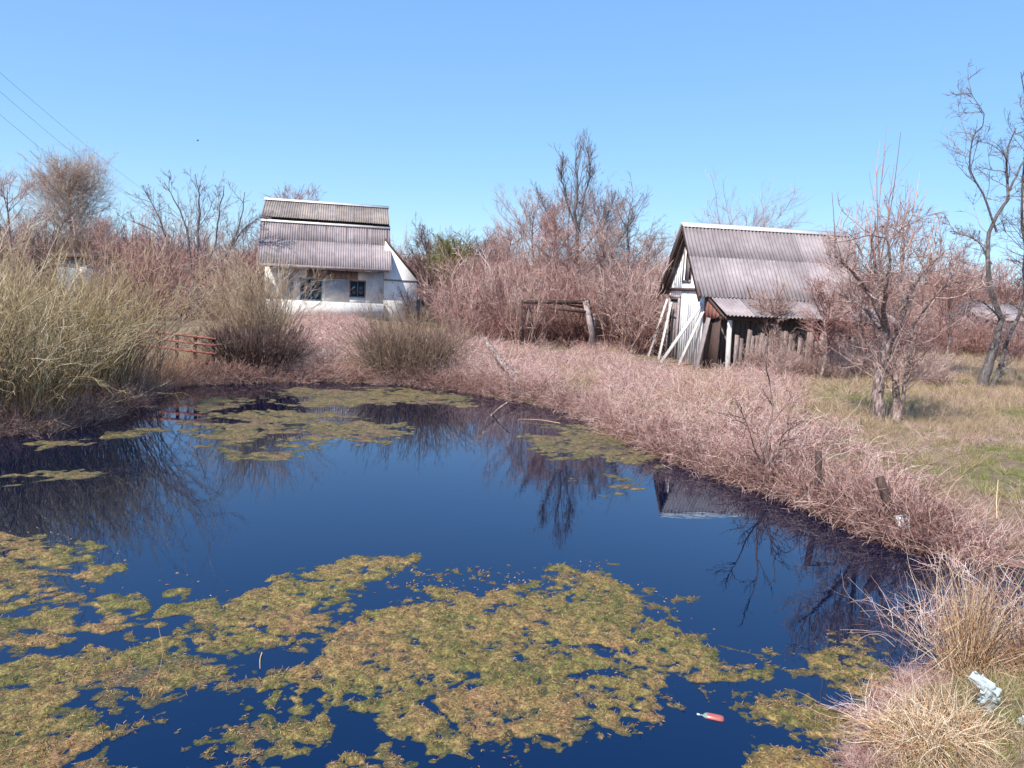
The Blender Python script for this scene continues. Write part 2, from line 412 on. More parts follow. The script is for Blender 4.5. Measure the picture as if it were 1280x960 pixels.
UP = np.array([0, 0, 1.0])
def grow(start, d, length, K, rng, wander=0.15, trop=0.0, flat=None):
    n = len(start)
    pts = np.empty((n, K, 3)); pts[:, 0] = start
    d = norm(d); p = start.copy(); st = (np.asarray(length)/(K-1))
    st = np.broadcast_to(st, (n,))[:, None]
    trop = np.broadcast_to(np.asarray(trop, float), (n,))[:, None]
    for k in range(1, K):
        d = norm(d+rng.normal(0, wander, (n, 3))+UP*trop)
        p = p+d*st; pts[:, k] = p
    return pts
def branch(pts, per, rng, t0=0.25, t1=1.0, ang=(25, 55), ratio=(0.4, 0.7), K=5, wander=0.15, trop=0.08, taper=0.5):
    n, Kp, _ = pts.shape
    idx = np.repeat(np.arange(n), per)
    t = rng.uniform(t0, t1, len(idx))
    f = t*(Kp-1); i = np.minimum(f.astype(int), Kp-2); w = (f-i)[:, None]
    s = pts[idx, i]*(1-w)+pts[idx, i+1]*w
    T = norm(pts[idx, i+1]-pts[idx, i])
    rv = rng.normal(0, 1, (len(idx), 3)); pr = norm(rv-(rv*T).sum(1, keepdims=True)*T)
    A = np.radians(rng.uniform(ang[0], ang[1], len(idx)))[:, None]
    d = T*np.cos(A)+pr*np.sin(A)
    L = np.linalg.norm(np.diff(pts, axis=1), axis=2).sum(1)[idx]*rng.uniform(ratio[0], ratio[1], len(idx))*(1-taper*t)
    return grow(s, d, L, K, rng, wander, trop), t, idx
def taper(n, K, r0_, r1_):
    r0_ = np.broadcast_to(r0_, (n,)); r1_ = np.broadcast_to(r1_, (n,))
    w = np.linspace(0, 1, K)[None]
    return r0_[:, None]*(1-w)+r1_[:, None]*w
def spline(P, K):
    """smooth path through the given joints, K samples"""
    P = np.asarray(P, float)
    n = len(P); seg = np.r_[0, np.cumsum(np.linalg.norm(np.diff(P, axis=0), axis=1))]; seg /= seg[-1]
    u = np.linspace(0, 1, K)
    out = []
    Pe = np.vstack([2*P[0]-P[1], P, 2*P[-1]-P[-2]])
    for x in u:
        i = min(np.searchsorted(seg, x, 'right')-1, n-2); w = (x-seg[i])/(seg[i+1]-seg[i])
        a, b_, c, e = Pe[i], Pe[i+1], Pe[i+2], Pe[i+3]
        out.append(0.5*((2*b_)+(-a+c)*w+(2*a-5*b_+4*c-e)*w*w+(-a+3*b_-3*c+e)*w**3))
    return np.array(out)

class Box:
    """collects boards, beams and boxes as one mesh"""
    def __init__(s): s.V = []; s.Q = []; s.n = 0
    def box(s, a, b_):
        x0, y0, z0 = a; x1, y1, z1 = b_
        s.hexa([(x0, y0, z0), (x1, y0, z0), (x1, y1, z0), (x0, y1, z0), (x0, y0, z1), (x1, y0, z1), (x1, y1, z1), (x0, y1, z1)])
    def hexa(s, P):
        s.V.append(np.array(P, float))
        q = np.array([(0, 3, 2, 1), (4, 5, 6, 7), (0, 1, 5, 4), (1, 2, 6, 5), (2, 3, 7, 6), (3, 0, 4, 7)])+s.n
        s.Q.append(q); s.n += 8
    def beam(s, p, q, w, t, side=(0, 1, 0), w2=None):
        p = np.array(p, float); q = np.array(q, float); d = norm(q-p)
        sd_ = np.array(side, float); u = norm(np.cross(d, sd_)); v = np.cross(u, d)
        w2 = w2 or w
        P = []
        for c, ww in ((p, w), (q, w2)):
            for (i, j) in ((-1, -1), (1, -1), (1, 1), (-1, 1)):
                P.append(c+u*i*ww/2+v*j*t/2)
        s.hexa(P)
    def prism(s, prof, y0, y1):
        """quad profile in xz extruded along y"""
        a = [(x, y0, z) for x, z in prof]; b_ = [(x, y1, z) for x, z in prof]
        s.hexa(a+b_)
    def build(s, name, mat, parent=None, bevel=0.0):
        me = mesh_np(name, np.concatenate(s.V), np.concatenate(s.Q), mat)
        o = bpy.data.objects.new(name, me)
        link(o, parent)
        if bevel:
            b_ = o.modifiers.new('bevel', 'BEVEL'); b_.width = bevel; b_.segments = 1
        return o

# scatter of plant clumps as geometry-node instances (only for uncountable ground cover and thickets)
def source_coll(name, meshes):
    c = bpy.data.collections.new(name)
    for i, me in enumerate(meshes):
        o = bpy.data.objects.new('%s_clump' % name, me); c.objects.link(o)
    return c
def scatter(name, pts, coll, nsrc, label, cat, rng, smin, smax, tilt=0.15, zs=None):
    pts = clear_of_buildings(pts); n = len(pts)
    me = bpy.data.meshes.new(name)
    me.vertices.add(n); me.vertices.foreach_set('co', np.asarray(pts, np.float32).ravel())
    rot = np.stack([rng.normal(0, tilt, n), rng.normal(0, tilt, n), rng.uniform(0, 6.283, n)], 1)
    s = rng.uniform(smin, smax, n)
    scl = np.stack([s, s, s*(zs if zs is not None else rng.uniform(0.8, 1.2, n))], 1)
    a = me.attributes.new('rot', 'FLOAT_VECTOR', 'POINT'); a.data.foreach_set('vector', rot.astype(np.float32).ravel())
    a = me.attributes.new('scl', 'FLOAT_VECTOR', 'POINT'); a.data.foreach_set('vector', scl.astype(np.float32).ravel())
    a = me.attributes.new('pick', 'INT', 'POINT'); a.data.foreach_set('value', rng.integers(0, nsrc, n).astype(np.int32))
    o = bpy.data.objects.new(name, me); link(o)
    g = bpy.data.node_groups.new(name+'_scatter', 'GeometryNodeTree')
    g.interface.new_socket('Geometry', in_out='INPUT', socket_type='NodeSocketGeometry')
    g.interface.new_socket('Geometry', in_out='OUTPUT', socket_type='NodeSocketGeometry')
    gi = g.nodes.new('NodeGroupInput'); go = g.nodes.new('NodeGroupOutput')
    ci = g.nodes.new('GeometryNodeCollectionInfo'); ci.inputs['Collection'].default_value = coll
    ci.inputs['Separate Children'].default_value = True; ci.inputs['Reset Children'].default_value = True
    iop = g.nodes.new('GeometryNodeInstanceOnPoints'); iop.inputs['Pick Instance'].default_value = True
    def att(nm, typ):
        x = g.nodes.new('GeometryNodeInputNamedAttribute'); x.data_type = typ; x.inputs['Name'].default_value = nm; return x.outputs['Attribute']
    g.links.new(gi.outputs[0], iop.inputs['Points']); g.links.new(ci.outputs[0], iop.inputs['Instance'])
    g.links.new(att('pick', 'INT'), iop.inputs['Instance Index'])
    g.links.new(att('rot', 'FLOAT_VECTOR'), iop.inputs['Rotation'])
    g.links.new(att('scl', 'FLOAT_VECTOR'), iop.inputs['Scale'])
    g.links.new(iop.outputs[0], go.inputs[0])
    md = o.modifiers.new('scatter', 'NODES'); md.node_group = g
    return tag(o, label, cat, kind='stuff')
def region(px, per_m2, rng, land=True, margin=0.0, cap=60000):
    poly = np.array([atg(*p)[:2] for p in px])
    lo, hi = poly.min(0), poly.max(0)
    n = int(min(cap*3, (hi-lo).prod()*per_m2))
    P = rng.uniform(lo, hi, (n, 2))
    P = P[sdf(P, poly) < 0]
    if land: P = P[sdf(P, POND) > margin]
    P = P[:cap]
    return np.column_stack([P, gz(P[:, 0], P[:, 1])]) if len(P) else np.zeros((0, 3))

# ------------------------------------------------------------------ ground and water
def axis(segs):
    out = []
    for a, b_, st in segs: out.append(np.arange(a, b_, st))
    return np.concatenate(out+[[segs[-1][1]]])
xs = axis([(-600, -100, 50), (-100, -30, 5), (-30, -12, 1), (-12, 14, 0.14), (14, 34, 0.8), (34, 100, 5), (100, 601, 50)])
ys = axis([(-60, -4, 8), (-4, 2, 0.6), (2, 24, 0.14), (24, 60, 0.8), (60, 140, 5), (140, 1000, 60)])
X, Y = np.meshgrid(xs, ys)
Z = gz(X.ravel(), Y.ravel())
V = np.column_stack([X.ravel(), Y.ravel(), Z])
w, h = len(xs), len(ys)
i, j = np.meshgrid(np.arange(w-1), np.arange(h-1)); i = i.ravel(); j = j.ravel()
Q = np.stack([j*w+i, j*w+i+1, (j+1)*w+i+1, (j+1)*w+i], 1)
o = link(bpy.data.objects.new('ground', mesh_np('ground', V, Q, M['ground'], True))); tag(o, 'rough ground of dry grass and earth around the pond', kind='structure')
px_ = np.array(POND); cx, cy = px_.mean(0)
big = np.array([(-26, -2.0), (14, -2.0), (14, 24), (-26, 24)])
V = np.column_stack([big, np.zeros(4)])
o = link(bpy.data.objects.new('pond_water', mesh_np('pond_water', V, [(0, 1, 2, 3)], M['water']))); tag(o, 'still dark blue pond water', kind='structure')

# ------------------------------------------------------------------ shed (right)
def sheet_mesh(name, wd, ln, mat, waves=8, amp=0.025, th=0.008):
    """corrugated sheet: x across the waves, y up the slope"""
    n = waves*6+1
    x = np.linspace(0, wd, n); z = amp*np.sin(x/wd*waves*2*np.pi)
    V = []
    for yy in (0, ln):
        for s_ in (0, -th):
            V += [(a, yy, c+s_) for a, c in zip(x, z)]
    Q = []
    for k in range(n-1):
        a, b_, c, d = k, k+n, k+2*n, k+3*n
        Q += [(a, a+1, c+1, c), (b_, d, d+1, b_+1), (a, b_, b_+1, a+1), (c, c+1, d+1, d)]
    return mesh_np(name, V, Q, mat, True)
def lay_sheets(root, roof, p0, ux, uy, nx, ny, wd, ln, mat, rng, name='roof_sheet', lift=0.0):
    """rows of sheets on a slope from corner p0 along ux (width) and uy (up the slope)"""
    me = sheet_mesh(name, wd*1.04, ln*1.08, mat); me_top = sheet_mesh(name, wd*1.04, ln*.995, mat)
    p0 = Vector(p0); ux = Vector(ux).normalized(); uy = Vector(uy).normalized(); n = ux.cross(uy).normalized()
    for a in range(nx):
        for c in range(ny):
            o = bpy.data.objects.new(name, me if c < ny-1 else me_top)
            loc = p0+ux*(a*wd)+uy*(c*ln+rng.uniform(-.02, .02))+n*(0.02+lift+c*0.016+(a % 2)*0.004)
            rt_ = Matrix((ux, uy, n)).transposed().to_4x4()
            o.matrix_local = Matrix.Translation(loc) @ rt_ @ Matrix.Rotation(rng.uniform(-.008, .008), 4, 'Z') @ Matrix.Rotation(0.014, 4, 'X')
            link(o, roof)

rngS = random.Random(3)
SW, SL, SE, SR = 3.4, 5.3, 2.55, 4.55       # width, length, eave, ridge
sh_yaw = R(7.5)
# local frame: x along the ridge, y back; the gable stands at x = 0
c0 = aty(874, 455, 24.2)
shed_z = 0.33
shed = empty('shed', (c0[0], c0[1], shed_z), sh_yaw, 'weathered wooden shed with whitewashed gable, corrugated grey roof and sagging lean-to', 'shed')
# gable wall of upright boards with a loft opening
bm_ = Box(); nb = 17
bw = SW/nb
for k in range(nb):
    y0 = k*bw+0.002; y1 = (k+1)*bw-0.002; ym = (y0+y1)/2
    def hh(y): return SE+(SR-SE)*(1-abs(y-SW/2)/(SW/2))-0.06
    xoff = rngS.uniform(-.004, .004)
    segs = [(0.0, None)]
    lo_open, hi_open = (1.35 < ym < 2.05), None
    if 1.35 < ym < 2.05:
        parts = [(0.0, 2.82), (4.02, None)] if hh(ym) > 4.1 else [(0.0, 2.82)]
    else: parts = [(0.0, None)]
    if 2.25 < ym < 3.15:                       # doorway
        parts = [(2.15 if a == 0 else a, b_) for a, b_ in parts]
    for a, b_ in parts:
        z0a = a; t0, t1 = (hh(y0), hh(y1)) if b_ is None else (b_, b_)
        if min(t0, t1) <= z0a: continue
        bm_.hexa([(xoff, y0, z0a), (xoff+.025, y0, z0a), (xoff+.025, y1, z0a), (xoff, y1, z0a), (xoff, y0, t0), (xoff+.025, y0, t0), (xoff+.025, y1, t1), (xoff, y1, t1)])
gw = bm_.build('gable_wall', M['bright_wash'], shed)
lo = Box()
lo.box((-.035, 1.28, 2.74), (-.005, 2.12, 2.82)); lo.box((-.035, 1.28, 2.82), (-.006, 1.35, 3.98)); lo.box((-.035, 2.05, 2.82), (-.006, 2.12, 3.98))
lf = lo.build('loft_frame', M['wood_grey'], shed)
d = Box(); d.beam((-.05, 1.62, 2.83), (-.05, 1.42, 3.95), 0.34, 0.03, (1, 0, 0)); d.build('loft_shutter', M['wood_grey'], shed)
t_ = Box(); t_.box((-.06, -0.02, SE-.10), (-.012, SW+.02, SE+.0)); t_.build('tie_beam', M['wood_dark'], shed)
df = Box(); df.box((-.07, 2.17, 0), (-.013, 2.26, 2.2)); df.box((-.07, 3.14, 0), (-.013, 3.23, 2.2)); df.box((-.07, 2.17, 2.2), (-.014, 3.23, 2.3)); df.build('door_frame', M['wood_grey'], shed)
dl = Box()
for k in range(4): dl.box((0.04, 2.28+k*.22, 0.05), (0.07, 2.485+k*.22, 2.1))
dr = dl.build('door', M['wood_grey'], shed)
for zz in (0.5, 1.5):
    b2 = Box(); b2.box((0.018, 2.3, zz), (0.038, 3.1, zz+.1)); b2.build('batten', M['wood_grey'], dr)
# side wall boards, under the lean-to
sw = Box(); k = 0; x = 0.03
while x < SL-.05:
    w_ = rngS.uniform(.13, .18)
    sw.box((x, 0.03+rngS.uniform(-.01, .01), 0), (min(x+w_-.012, SL), 0.055, SE-.05)); x += w_
sw.build('side_wall', M['wood_grey'], shed)
bw_ = Box(); bw_.box((0.03, SW-.05, 0), (SL, SW-.02, SE-.05)); bw_.box((SL-.03, 0.06, 0), (SL, SW-.06, SE-.05))
for k in range(10):
    y0 = 0.06+k*(SW-.12)/10; y1 = y0+(SW-.12)/10
    ym = (y0+y1)/2; bw_.box((SL-.031, y0, SE-.06), (SL-.002, y1-.01, SE+(SR-SE)*(1-abs(ym-SW/2)/(SW/2))-.2))
bw_.build('back_wall', M['wood_dark'], shed)
# roof: trusses, front and rear slopes of corrugated sheets
rf = Box()
for xx in (-.22, 1.4, 2.9, 4.4, SL+.1):
    rf.beam((xx, -.28, SE-.28), (xx, SW/2, SR-.09), 0.10, 0.045, (1, 0, 0)); rf.beam((xx+.05, SW+.28, SE-.28), (xx+.05, SW/2, SR-.095), 0.10, 0.045, (1, 0, 0))
roof = rf.build('roof', M['wood_dark'], shed)
sl = Vector((0, SW/2+.30, SR-SE+.32)); Ls = sl.length
lay_sheets(shed, roof, (-.32, -.30, SE-.26), (1, 0, 0), sl, 6, 2, 0.98, Ls/2, M['asbestos'], rngS)
sl2 = Vector((0, -(SW/2+.30), SR-SE+.32))
lay_sheets(shed, roof, (-.32+6*0.98, SW+.30, SE-.26), (-1, 0, 0), sl2, 6, 2, 0.98, Ls/2, M['asbestos'], rngS)
rc = Box(); zz = SR+.155
for sg in (-1, 1):
    rc.hexa([(-.33, SW/2, zz), (5.6, SW/2, zz), (5.6, SW/2+sg*.15, zz-.14), (-.33, SW/2+sg*.15, zz-.14), (-.33, SW/2, zz+.012), (5.6, SW/2, zz+.012), (5.6, SW/2+sg*.16, zz-.128), (-.33, SW/2+sg*.16, zz-.128)])
rc.build('ridge_cap', M['flashing'], roof)
bb_ = Box()
bb_.beam((-.30, -.36, SE-.38), (-.30, SW/2-.02, SR-.02), 0.15, 0.03, (1, 0, 0)); bb_.beam((-.31, SW+.36, SE-.38), (-.31, SW/2+.02, SR-.015), 0.15, 0.03, (1, 0, 0))
bb_.build('bargeboard', M['wood_dark'], roof)
# lean-to along the pond side
LT = 1.45
lt_top, lt_bot = SE-.20, 1.78
lr = Box()
for xx in (0.05, 1.2, 2.3, 3.4, 4.5, SL):
    lr.beam((xx, -.02, lt_top-.04), (xx, -LT-.1, lt_bot-.07), 0.08, 0.05, (1, 0, 0))
lr.beam((0, -LT+.1, lt_bot-.10), (SL+.1, -LT+.1, lt_bot-.10), 0.1, 0.1, (0, 1, 0))
lean = lr.build('lean_to_roof', M['wood_dark'], shed)
sl3 = Vector((0, LT+.22, lt_top-lt_bot+.02))
lay_sheets(shed, lean, (0.10, -LT-.2, lt_bot-.02), (1, 0, 0), sl3, 6, 1, .92, sl3.length*0.93, M['asbestos'], rngS)
for xx, lean_x in ((0.32, .05), (1.75, -.05), (3.3, .03), (4.4, 0), (5.2, .04)):
    p_ = Box(); p_.beam((xx+lean_x, -LT+.08, -.2), (xx, -LT+.1, lt_bot-.15), 0.12, 0.11, (0, 1, 0)); p_.build('post', M['white_board'] if xx < 1 else M['wood_grey'], shed, .01)
# red triangular infill at the end of the lean-to
tri = Box()
for k in range(4):
    y1 = -.03-k*.3; y0 = y1-.28; f_ = lambda y: lt_top-.10+(lt_bot-lt_top)*(-y/LT)
    tri.hexa([(0.02, y0, lt_bot-.22+.05*k), (0.045, y0, lt_bot-.22+.05*k), (0.045, y1, lt_bot-.25+.03*k), (0.02, y1, lt_bot-.25+.03*k), (0.02, y0, f_(y0)), (0.045, y0, f_(y0)), (0.045, y1, f_(y1)), (0.02, y1, f_(y1))])
tri.build('gable_board', M['red_brown'], shed)
# fence-like grey slabs closing the lean-to
x = 0.5
fw_me = []
for v in range(4):
    bx = Box(); hgt = 1.12+.09*v; bx.hexa([(0, 0, -.1), (.14, 0, -.1), (.14, .022, -.1), (0, .022, -.1), (.005, .03, hgt), (.137, .03, hgt-.03), (.137, .052, hgt-.03), (.005, .052, hgt)])
    fw_me.append(mesh_np('slat', np.concatenate(bx.V), np.concatenate(bx.Q), M['wood_brown']))
while x < SL+.2:
    o = bpy.data.objects.new('slat', fw_me[rngS.randrange(4)]); o.location = (x, -LT-.02, 0); o.rotation_euler = (rngS.uniform(-.04, .04), rngS.uniform(-.04, .04), rngS.uniform(-.05, .05)); link(o, shed)
    x += rngS.uniform(.138, .16)

def shed_w(x, y, z):
    return shed_mat @ Vector((x, y, z))
bpy.context.view_layer.update()
shed_mat = Matrix.Translation((c0[0], c0[1], shed_z)) @ Matrix.Rotation(sh_yaw, 4, 'Z')
def lean_board(p, q, w, t, mat, label, cat='board', side=(1, 0, 0), name='leaning_board', group=None):
    a = shed_w(*p); b_ = shed_w(*q)
    bx = Box(); sd_ = (shed_mat.to_3x3() @ Vector(side)); bx.beam((0, 0, 0), tuple(b_-a), w, t, tuple(sd_))
    o = bx.build(name, mat, None, 0.004); o.location = a
    return tag(o, label, cat, group)
lean_board((-.55, 3.62, 0), (-.10, 3.28, 2.15), .16, .035, M['white_board'], 'white board leaning at the far left corner of the whitewashed gable')
lean_board((-.5, 2.6, 0), (-.13, 2.75, 2.05), .20, .03, M['white_board'], 'pale perforated plank propped upright in the shed doorway', 'plank')
lean_board((-.75, 1.55, 0), (-.06, 0.05, 2.05), .17, .035, M['white_board'], 'long pale board leaning steeply against the right edge of the white gable')
lean_board((-.45, 0.65, 0), (-.04, -.10, 1.85), .15, .04, M['white_board'], 'shorter pale board leaning beside the dark gap at the lean-to corner')
lean_board((-.30, -.50, 0), (-.03, -.55, 1.65), .30, .03, M['wood_grey'], 'wide weathered board standing under the end of the lean-to roof')
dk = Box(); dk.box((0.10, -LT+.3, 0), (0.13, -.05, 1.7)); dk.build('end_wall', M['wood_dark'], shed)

# ------------------------------------------------------------------ white-walled house (left)
rngH = random.Random(9)
hz = 0.35
hc = aty(330, 385, 41.5)
hxr = aty(480, 350, 43.2)
HL = math.hypot(hxr[0]-hc[0], hxr[1]-hc[1])
h_yaw = R(13)
house = empty('house', (hc[0], hc[1], hz), h_yaw, 'small white country house with broken-pitch corrugated roof and blue window', 'house')
HD = 6.0; he, hbk, hr = 2.95, 5.5, 6.60
wl = Box()
wx0, wx1 = 1.85, 3.05      # window opening
wl.box((0, 0, 0), (HL, .55, 1.0)); wl.box((0, .35, 1.0), (wx0, .55, 2.75)); wl.box((wx1, .35, 1.0), (HL-1.9, .55, 2.75)); wl.box((HL-1.0, .35, 1.0), (HL, .55, 2.75)); wl.box((HL-1.9, .35, 1.0), (HL-1.0, .55, 1.3))
wl.box((wx0, .35, 2.25), (wx1, .55, 2.75)); wl.box((HL-1.9, .35, 2.25), (HL-1.0, .55, 2.75))
wl.box((0, .55, 0), (.2, HD, 2.75)); wl.box((HL-.2, .55, 0), (HL, HD, 2.75)); wl.box((.2, HD-.2, 0), (HL-.2, HD, 2.75))
wl.box((0, .0, 1.0), (.18, .349, 2.2))
wl.build('wall', M['whitewash'], house)
for (x0, x1, z0, z1), fm in (((wx0, wx1, 1.02, 2.25), 'frame_blue'), ((HL-1.9, HL-1.0, 1.3, 2.25), 'brown_board')):
    f_ = Box(); t = .07; hy = .35
    f_.box((x0, .39, z0), (x1, .47, z0+t)); f_.box((x0, .39, z1-t), (x1, .47, z1)); f_.box((x0, .39, z0+t), (x0+t, .47, z1-t)); f_.box((x1-t, .39, z0+t), (x1, .47, z1-t))
    f_.box(((x0+x1)/2-.03, .40, z0+t), ((x0+x1)/2+.03, .46, z1-t))
    fo = f_.build('window', M[fm], house)
    for (a, c) in ((x0+t, (x0+x1)/2-.03), ((x0+x1)/2+.03, x1-t)):
        g_ = Box(); g_.box((a, .425, z0+t), (c, .435, z1-t)); g_.build('pane', M['glass'], fo)
for (x0, x1) in ((0.9, 1.5),):
    g_ = Box(); g_.box((x0, .315, 1.05), (x1, .347, 2.35)); g_.build('shutter', M['blue_wall'], house)
pn = Box(); pn.box((3.2, .31, 1.05), (4.5, .346, 2.2)); pn.build('grey_panel', M['render_wall'], house)
bd = Box()
for k in range(9): bd.box((2.2+k*.31, .30, 2.27), (2.2+k*.31+.295, .344, 2.72))
bd.build('eave_boarding', M['brown_board'], house)
# end walls of the loft follow the broken pitch
for xx in (0.02, HL-.1):
    lw = Box()
    prof = [(0.35, 2.75), (1.65, 5.3), (HD/2+.2, 6.4), (HD-.2, 2.75)]
    a = [(xx, y, z) for y, z in prof]; b_ = [(xx+.08, y, z) for y, z in prof]
    lw.hexa(a+b_); lw.build('loft_wall', M['whitewash'], house)
hf = Box()
for k in range(7):
    xx = -.15+k*(HL+.3)/6
    hf.beam((xx, -.50, he-.14), (xx, 1.5, hbk-.08), .10, .05, (1, 0, 0)); hf.beam((xx, 1.45, hbk-.04), (xx, HD/2+.4, hr-.12), .10, .05, (1, 0, 0))
    hf.beam((xx+.06, HD/2+.38, hr-.1), (xx+.06, HD+.3, he-.2), .10, .05, (1, 0, 0))
hroof = hf.build('roof', M['wood_dark'], house)
fa = Box(); fa.box((-.2, -.62, he-.17), (HL+.2, -.585, he-.03)); fa.build('fascia', M['wood_grey'], hroof)
nsh = 7; wd = (HL+.62)/nsh
s1 = Vector((0, 2.15, hbk-he+.0)); lay_sheets(house, hroof, (-.33, -.60, he-.08), (1, 0, 0), s1, nsh, 2, wd, s1.length/2, M['asbestos'], rngH)
s2 = Vector((0, HD/2+.4-1.22, hr-hbk-.03)); lay_sheets(house, hroof, (-.30, 1.22, hbk+.0), (1, 0, 0), s2, nsh, 1, wd-.01, s2.length, M['asbestos_old'], rngH)
s3 = Vector((0, -(HD+.5-HD/2-.4), hr-he+.15)); lay_sheets(house, hroof, (-.30+nsh*wd, HD+.5, he-.08), (-1, 0, 0), s3, nsh, 3, wd, s3.length/3, M['asbestos'], rngH)
fl = Box(); fl.beam((-.36, 1.28, hbk-.20), (HL+.33, 1.28, hbk-.20), .13, .04, (0, 1, -.6)); fl.build('flashing', M['flashing'], hroof)
sh2 = Box(); sh2.box((-.3, 1.52, hbk-.12), (HL+.28, 1.56, hbk+.12)); sh2.build('gap_shade_strip', M['dark'], hroof)  # near-black strip paints the shade beneath the upper roof's overhang
rc = Box()
for sg in (-1, 1):
    zz = hr+.12; a = -.34; e_ = HL+.34; ym = HD/2+.4
    rc.hexa([(a, ym, zz), (e_, ym, zz), (e_, ym+sg*.2, zz-.13), (a, ym+sg*.2, zz-.13), (a, ym, zz+.015), (e_, ym, zz+.015), (e_, ym+sg*.21, zz-.115), (a, ym+sg*.21, zz-.115)])
rc.build('ridge_cap', M['flashing'], hroof)

# white half-gabled side wing at the right end of the house
q = aty(521, 350, 43.9); WW = (Matrix.Rotation(-h_yaw, 4, 'Z') @ Vector((q[0]-hc[0], q[1]-hc[1], 0))).x
zt = aty(489, 302, 43.6)[2]-hz; ze = aty(520, 350, 43.9)[2]-hz
x0 = HL+.004
ww = Box(); ww.hexa([(x0, .3, 0), (WW, .3, 0), (WW, .5, 0), (x0, .5, 0), (x0, .3, zt), (WW, .3, ze), (WW, .5, ze), (x0, .5, zt)])
ww.box((WW-.2, .5, 0), (WW, 4.0, ze)); ww.build('wing_wall', M['bright_wash'], house)
ww = Box(); ww.box((x0, .26, ze-.12), (WW+.02, .297, ze-.04)); ww.build('tie_board', M['wood_grey'], house)
ww = Box(); dxx = WW-x0; ww.hexa([(x0, .15, zt+.02), (WW+.18, .15, ze-(zt-ze)*.18/dxx+.02), (WW+.18, 4.2, ze-(zt-ze)*.18/dxx+.02), (x0, 4.2, zt+.02), (x0, .15, zt+.16), (WW+.18, .15, ze-(zt-ze)*.18/dxx+.16), (WW+.18, 4.2, ze-(zt-ze)*.18/dxx+.16), (x0, 4.2, zt+.16)]); ww.build('wing_roof', M['wood_dark'], house)
ww = Box(); ww.box((x0+.12, .26, 3.55), (x0+.32, .297, 3.8)); ww.build('vent', M['dark'], house)

# pale wall running right from the house wing
p = aty(519, 372, 49.0); bx = Box()
fn = empty('garden_wall', (p[0], p[1], 0.35), R(-2), 'low pale garden wall right of the white house wing', 'wall')
bx.box((0, 0, 0), (2.2, .12, 1.55)); bx.build('wall_panel', M['whitewash'], fn)
bx = Box(); bx.box((-.03, -.03, 1.552), (2.23, .15, 1.60)); bx.build('coping', M['stone'], fn)

# small dark-roofed hut behind the willow
p = aty(72, 350, 46.0)
hut = empty('hut', (p[0], p[1], 0.3), R(4), 'small blue-grey hut with flat dark roof glimpsed behind the willow', 'hut')
bx = Box(); bx.box((0, 0, 0), (2.3, 2.5, 2.75)); bx.build('wall', M['blue_wall'], hut)
bx = Box(); bx.hexa([(-.4, -.4, 2.8), (2.75, -.4, 2.8), (2.75, 2.9, 2.8), (-.4, 2.9, 2.8), (-.4, -.4, 2.98), (2.75, -.4, 2.98), (2.75, 2.9, 3.2), (-.4, 2.9, 3.2)]); bx.build('roof', M['wood_dark'], hut)
bx = Box(); bx.box((1.3, -.04, 1.9), (1.75, -.004, 2.4)); bx.build('window', M['flashing'], hut)

# pale distant shed at the right edge
p = aty(1228, 402, 40.0)
ps = empty('pale_shed', (p[0], p[1], 0.35), R(6), 'low pale grey shed far behind the right-hand trees', 'shed')
bx = Box(); bx.box((0, 0, 0), (4.6, 3, 1.9)); bx.build('wall', M['render_wall'], ps)
bx = Box()
for sg, y0 in ((0, 0), (1, 3)):
    A = [(-.3, 1.5, 2.65), (4.9, 1.5, 2.65), (4.9, y0+(-.3 if sg == 0 else .3), 1.85), (-.3, y0+(-.3 if sg == 0 else .3), 1.85)]
    bx.hexa(A+[(q[0], q[1], q[2]-.06) for q in A])
bx.build('roof', M['asbestos'], ps)
bx = Box(); bx.box((2.9, -.05, .7), (3.5, -.004, 1.5)); bx.build('door', M['wood_dark'], ps)

# ------------------------------------------------------------------ red railing by the left bank
ra0, ra1 = aty(172, 470, 19.0), aty(266, 476, 18.4)
rl = empty('red_railing', (ra0[0], ra0[1], 0.1), math.atan2(ra1[1]-ra0[1], ra1[0]-ra0[0]), 'faded red plank railing standing in reeds at the left far bank', 'railing')
LR = math.hypot(ra1[0]-ra0[0], ra1[1]-ra0[1])
for zz, dz in ((1.02, -.10), (.84, -.08), (.64, -.08)):
    bx = Box(); bx.beam((-.1, 0, zz), (LR+.1, 0, zz+dz), .055, .05, (0, 1, 0)); bx.build('rail', M['red_rail'], rl)
for k in range(5):
    bx = Box(); xx = .05+k*(LR-.1)/4; bx.beam((xx, .06, -.4), (xx+.03, .06, 1.0-.02*k), .06, .05, (0, 1, 0)); bx.build('post', M['wood_dark'], rl)

# ------------------------------------------------------------------ collapsed wooden frame in the thicket
fx = atg(690, 436)
fr = empty('timber_frame', (fx[0], fx[1], fx[2]), R(4), 'collapsed dark timber frame of beams and posts amid the reddish thicket', 'frame')
S = fx[1]/F
def fp(px, py, dy=0): q = aty(px, py, fx[1]+dy); return (q[0]-fx[0], dy, q[2]-fx[2])
for a, b_, w in (((648, 377, 0), (738, 378, 0.1), .15), ((684, 384, -.1), (738, 391, 0), .12), ((690, 378, .2), (740, 386, .2), .08)):
    bx = Box(); bx.beam(fp(*a), fp(*b_), w, .12, (0, 1, 0)); bx.build('beam', M['wood_dark'], fr)
for a, b_, w in (((652, 437, 0), (650, 374, 0), .16), ((664, 437, .3), (662, 380, .3), .10), ((744, 436, 0), (732, 376, 0), .20), ((738, 436, .2), (744, 392, .2), .16)):
    bx = Box(); bx.beam(fp(*a), fp(*b_), w, .14, (0, 1, 0)); bx.build('post', M['wood_grey'] if a[0] > 700 else M['wood_dark'], fr)

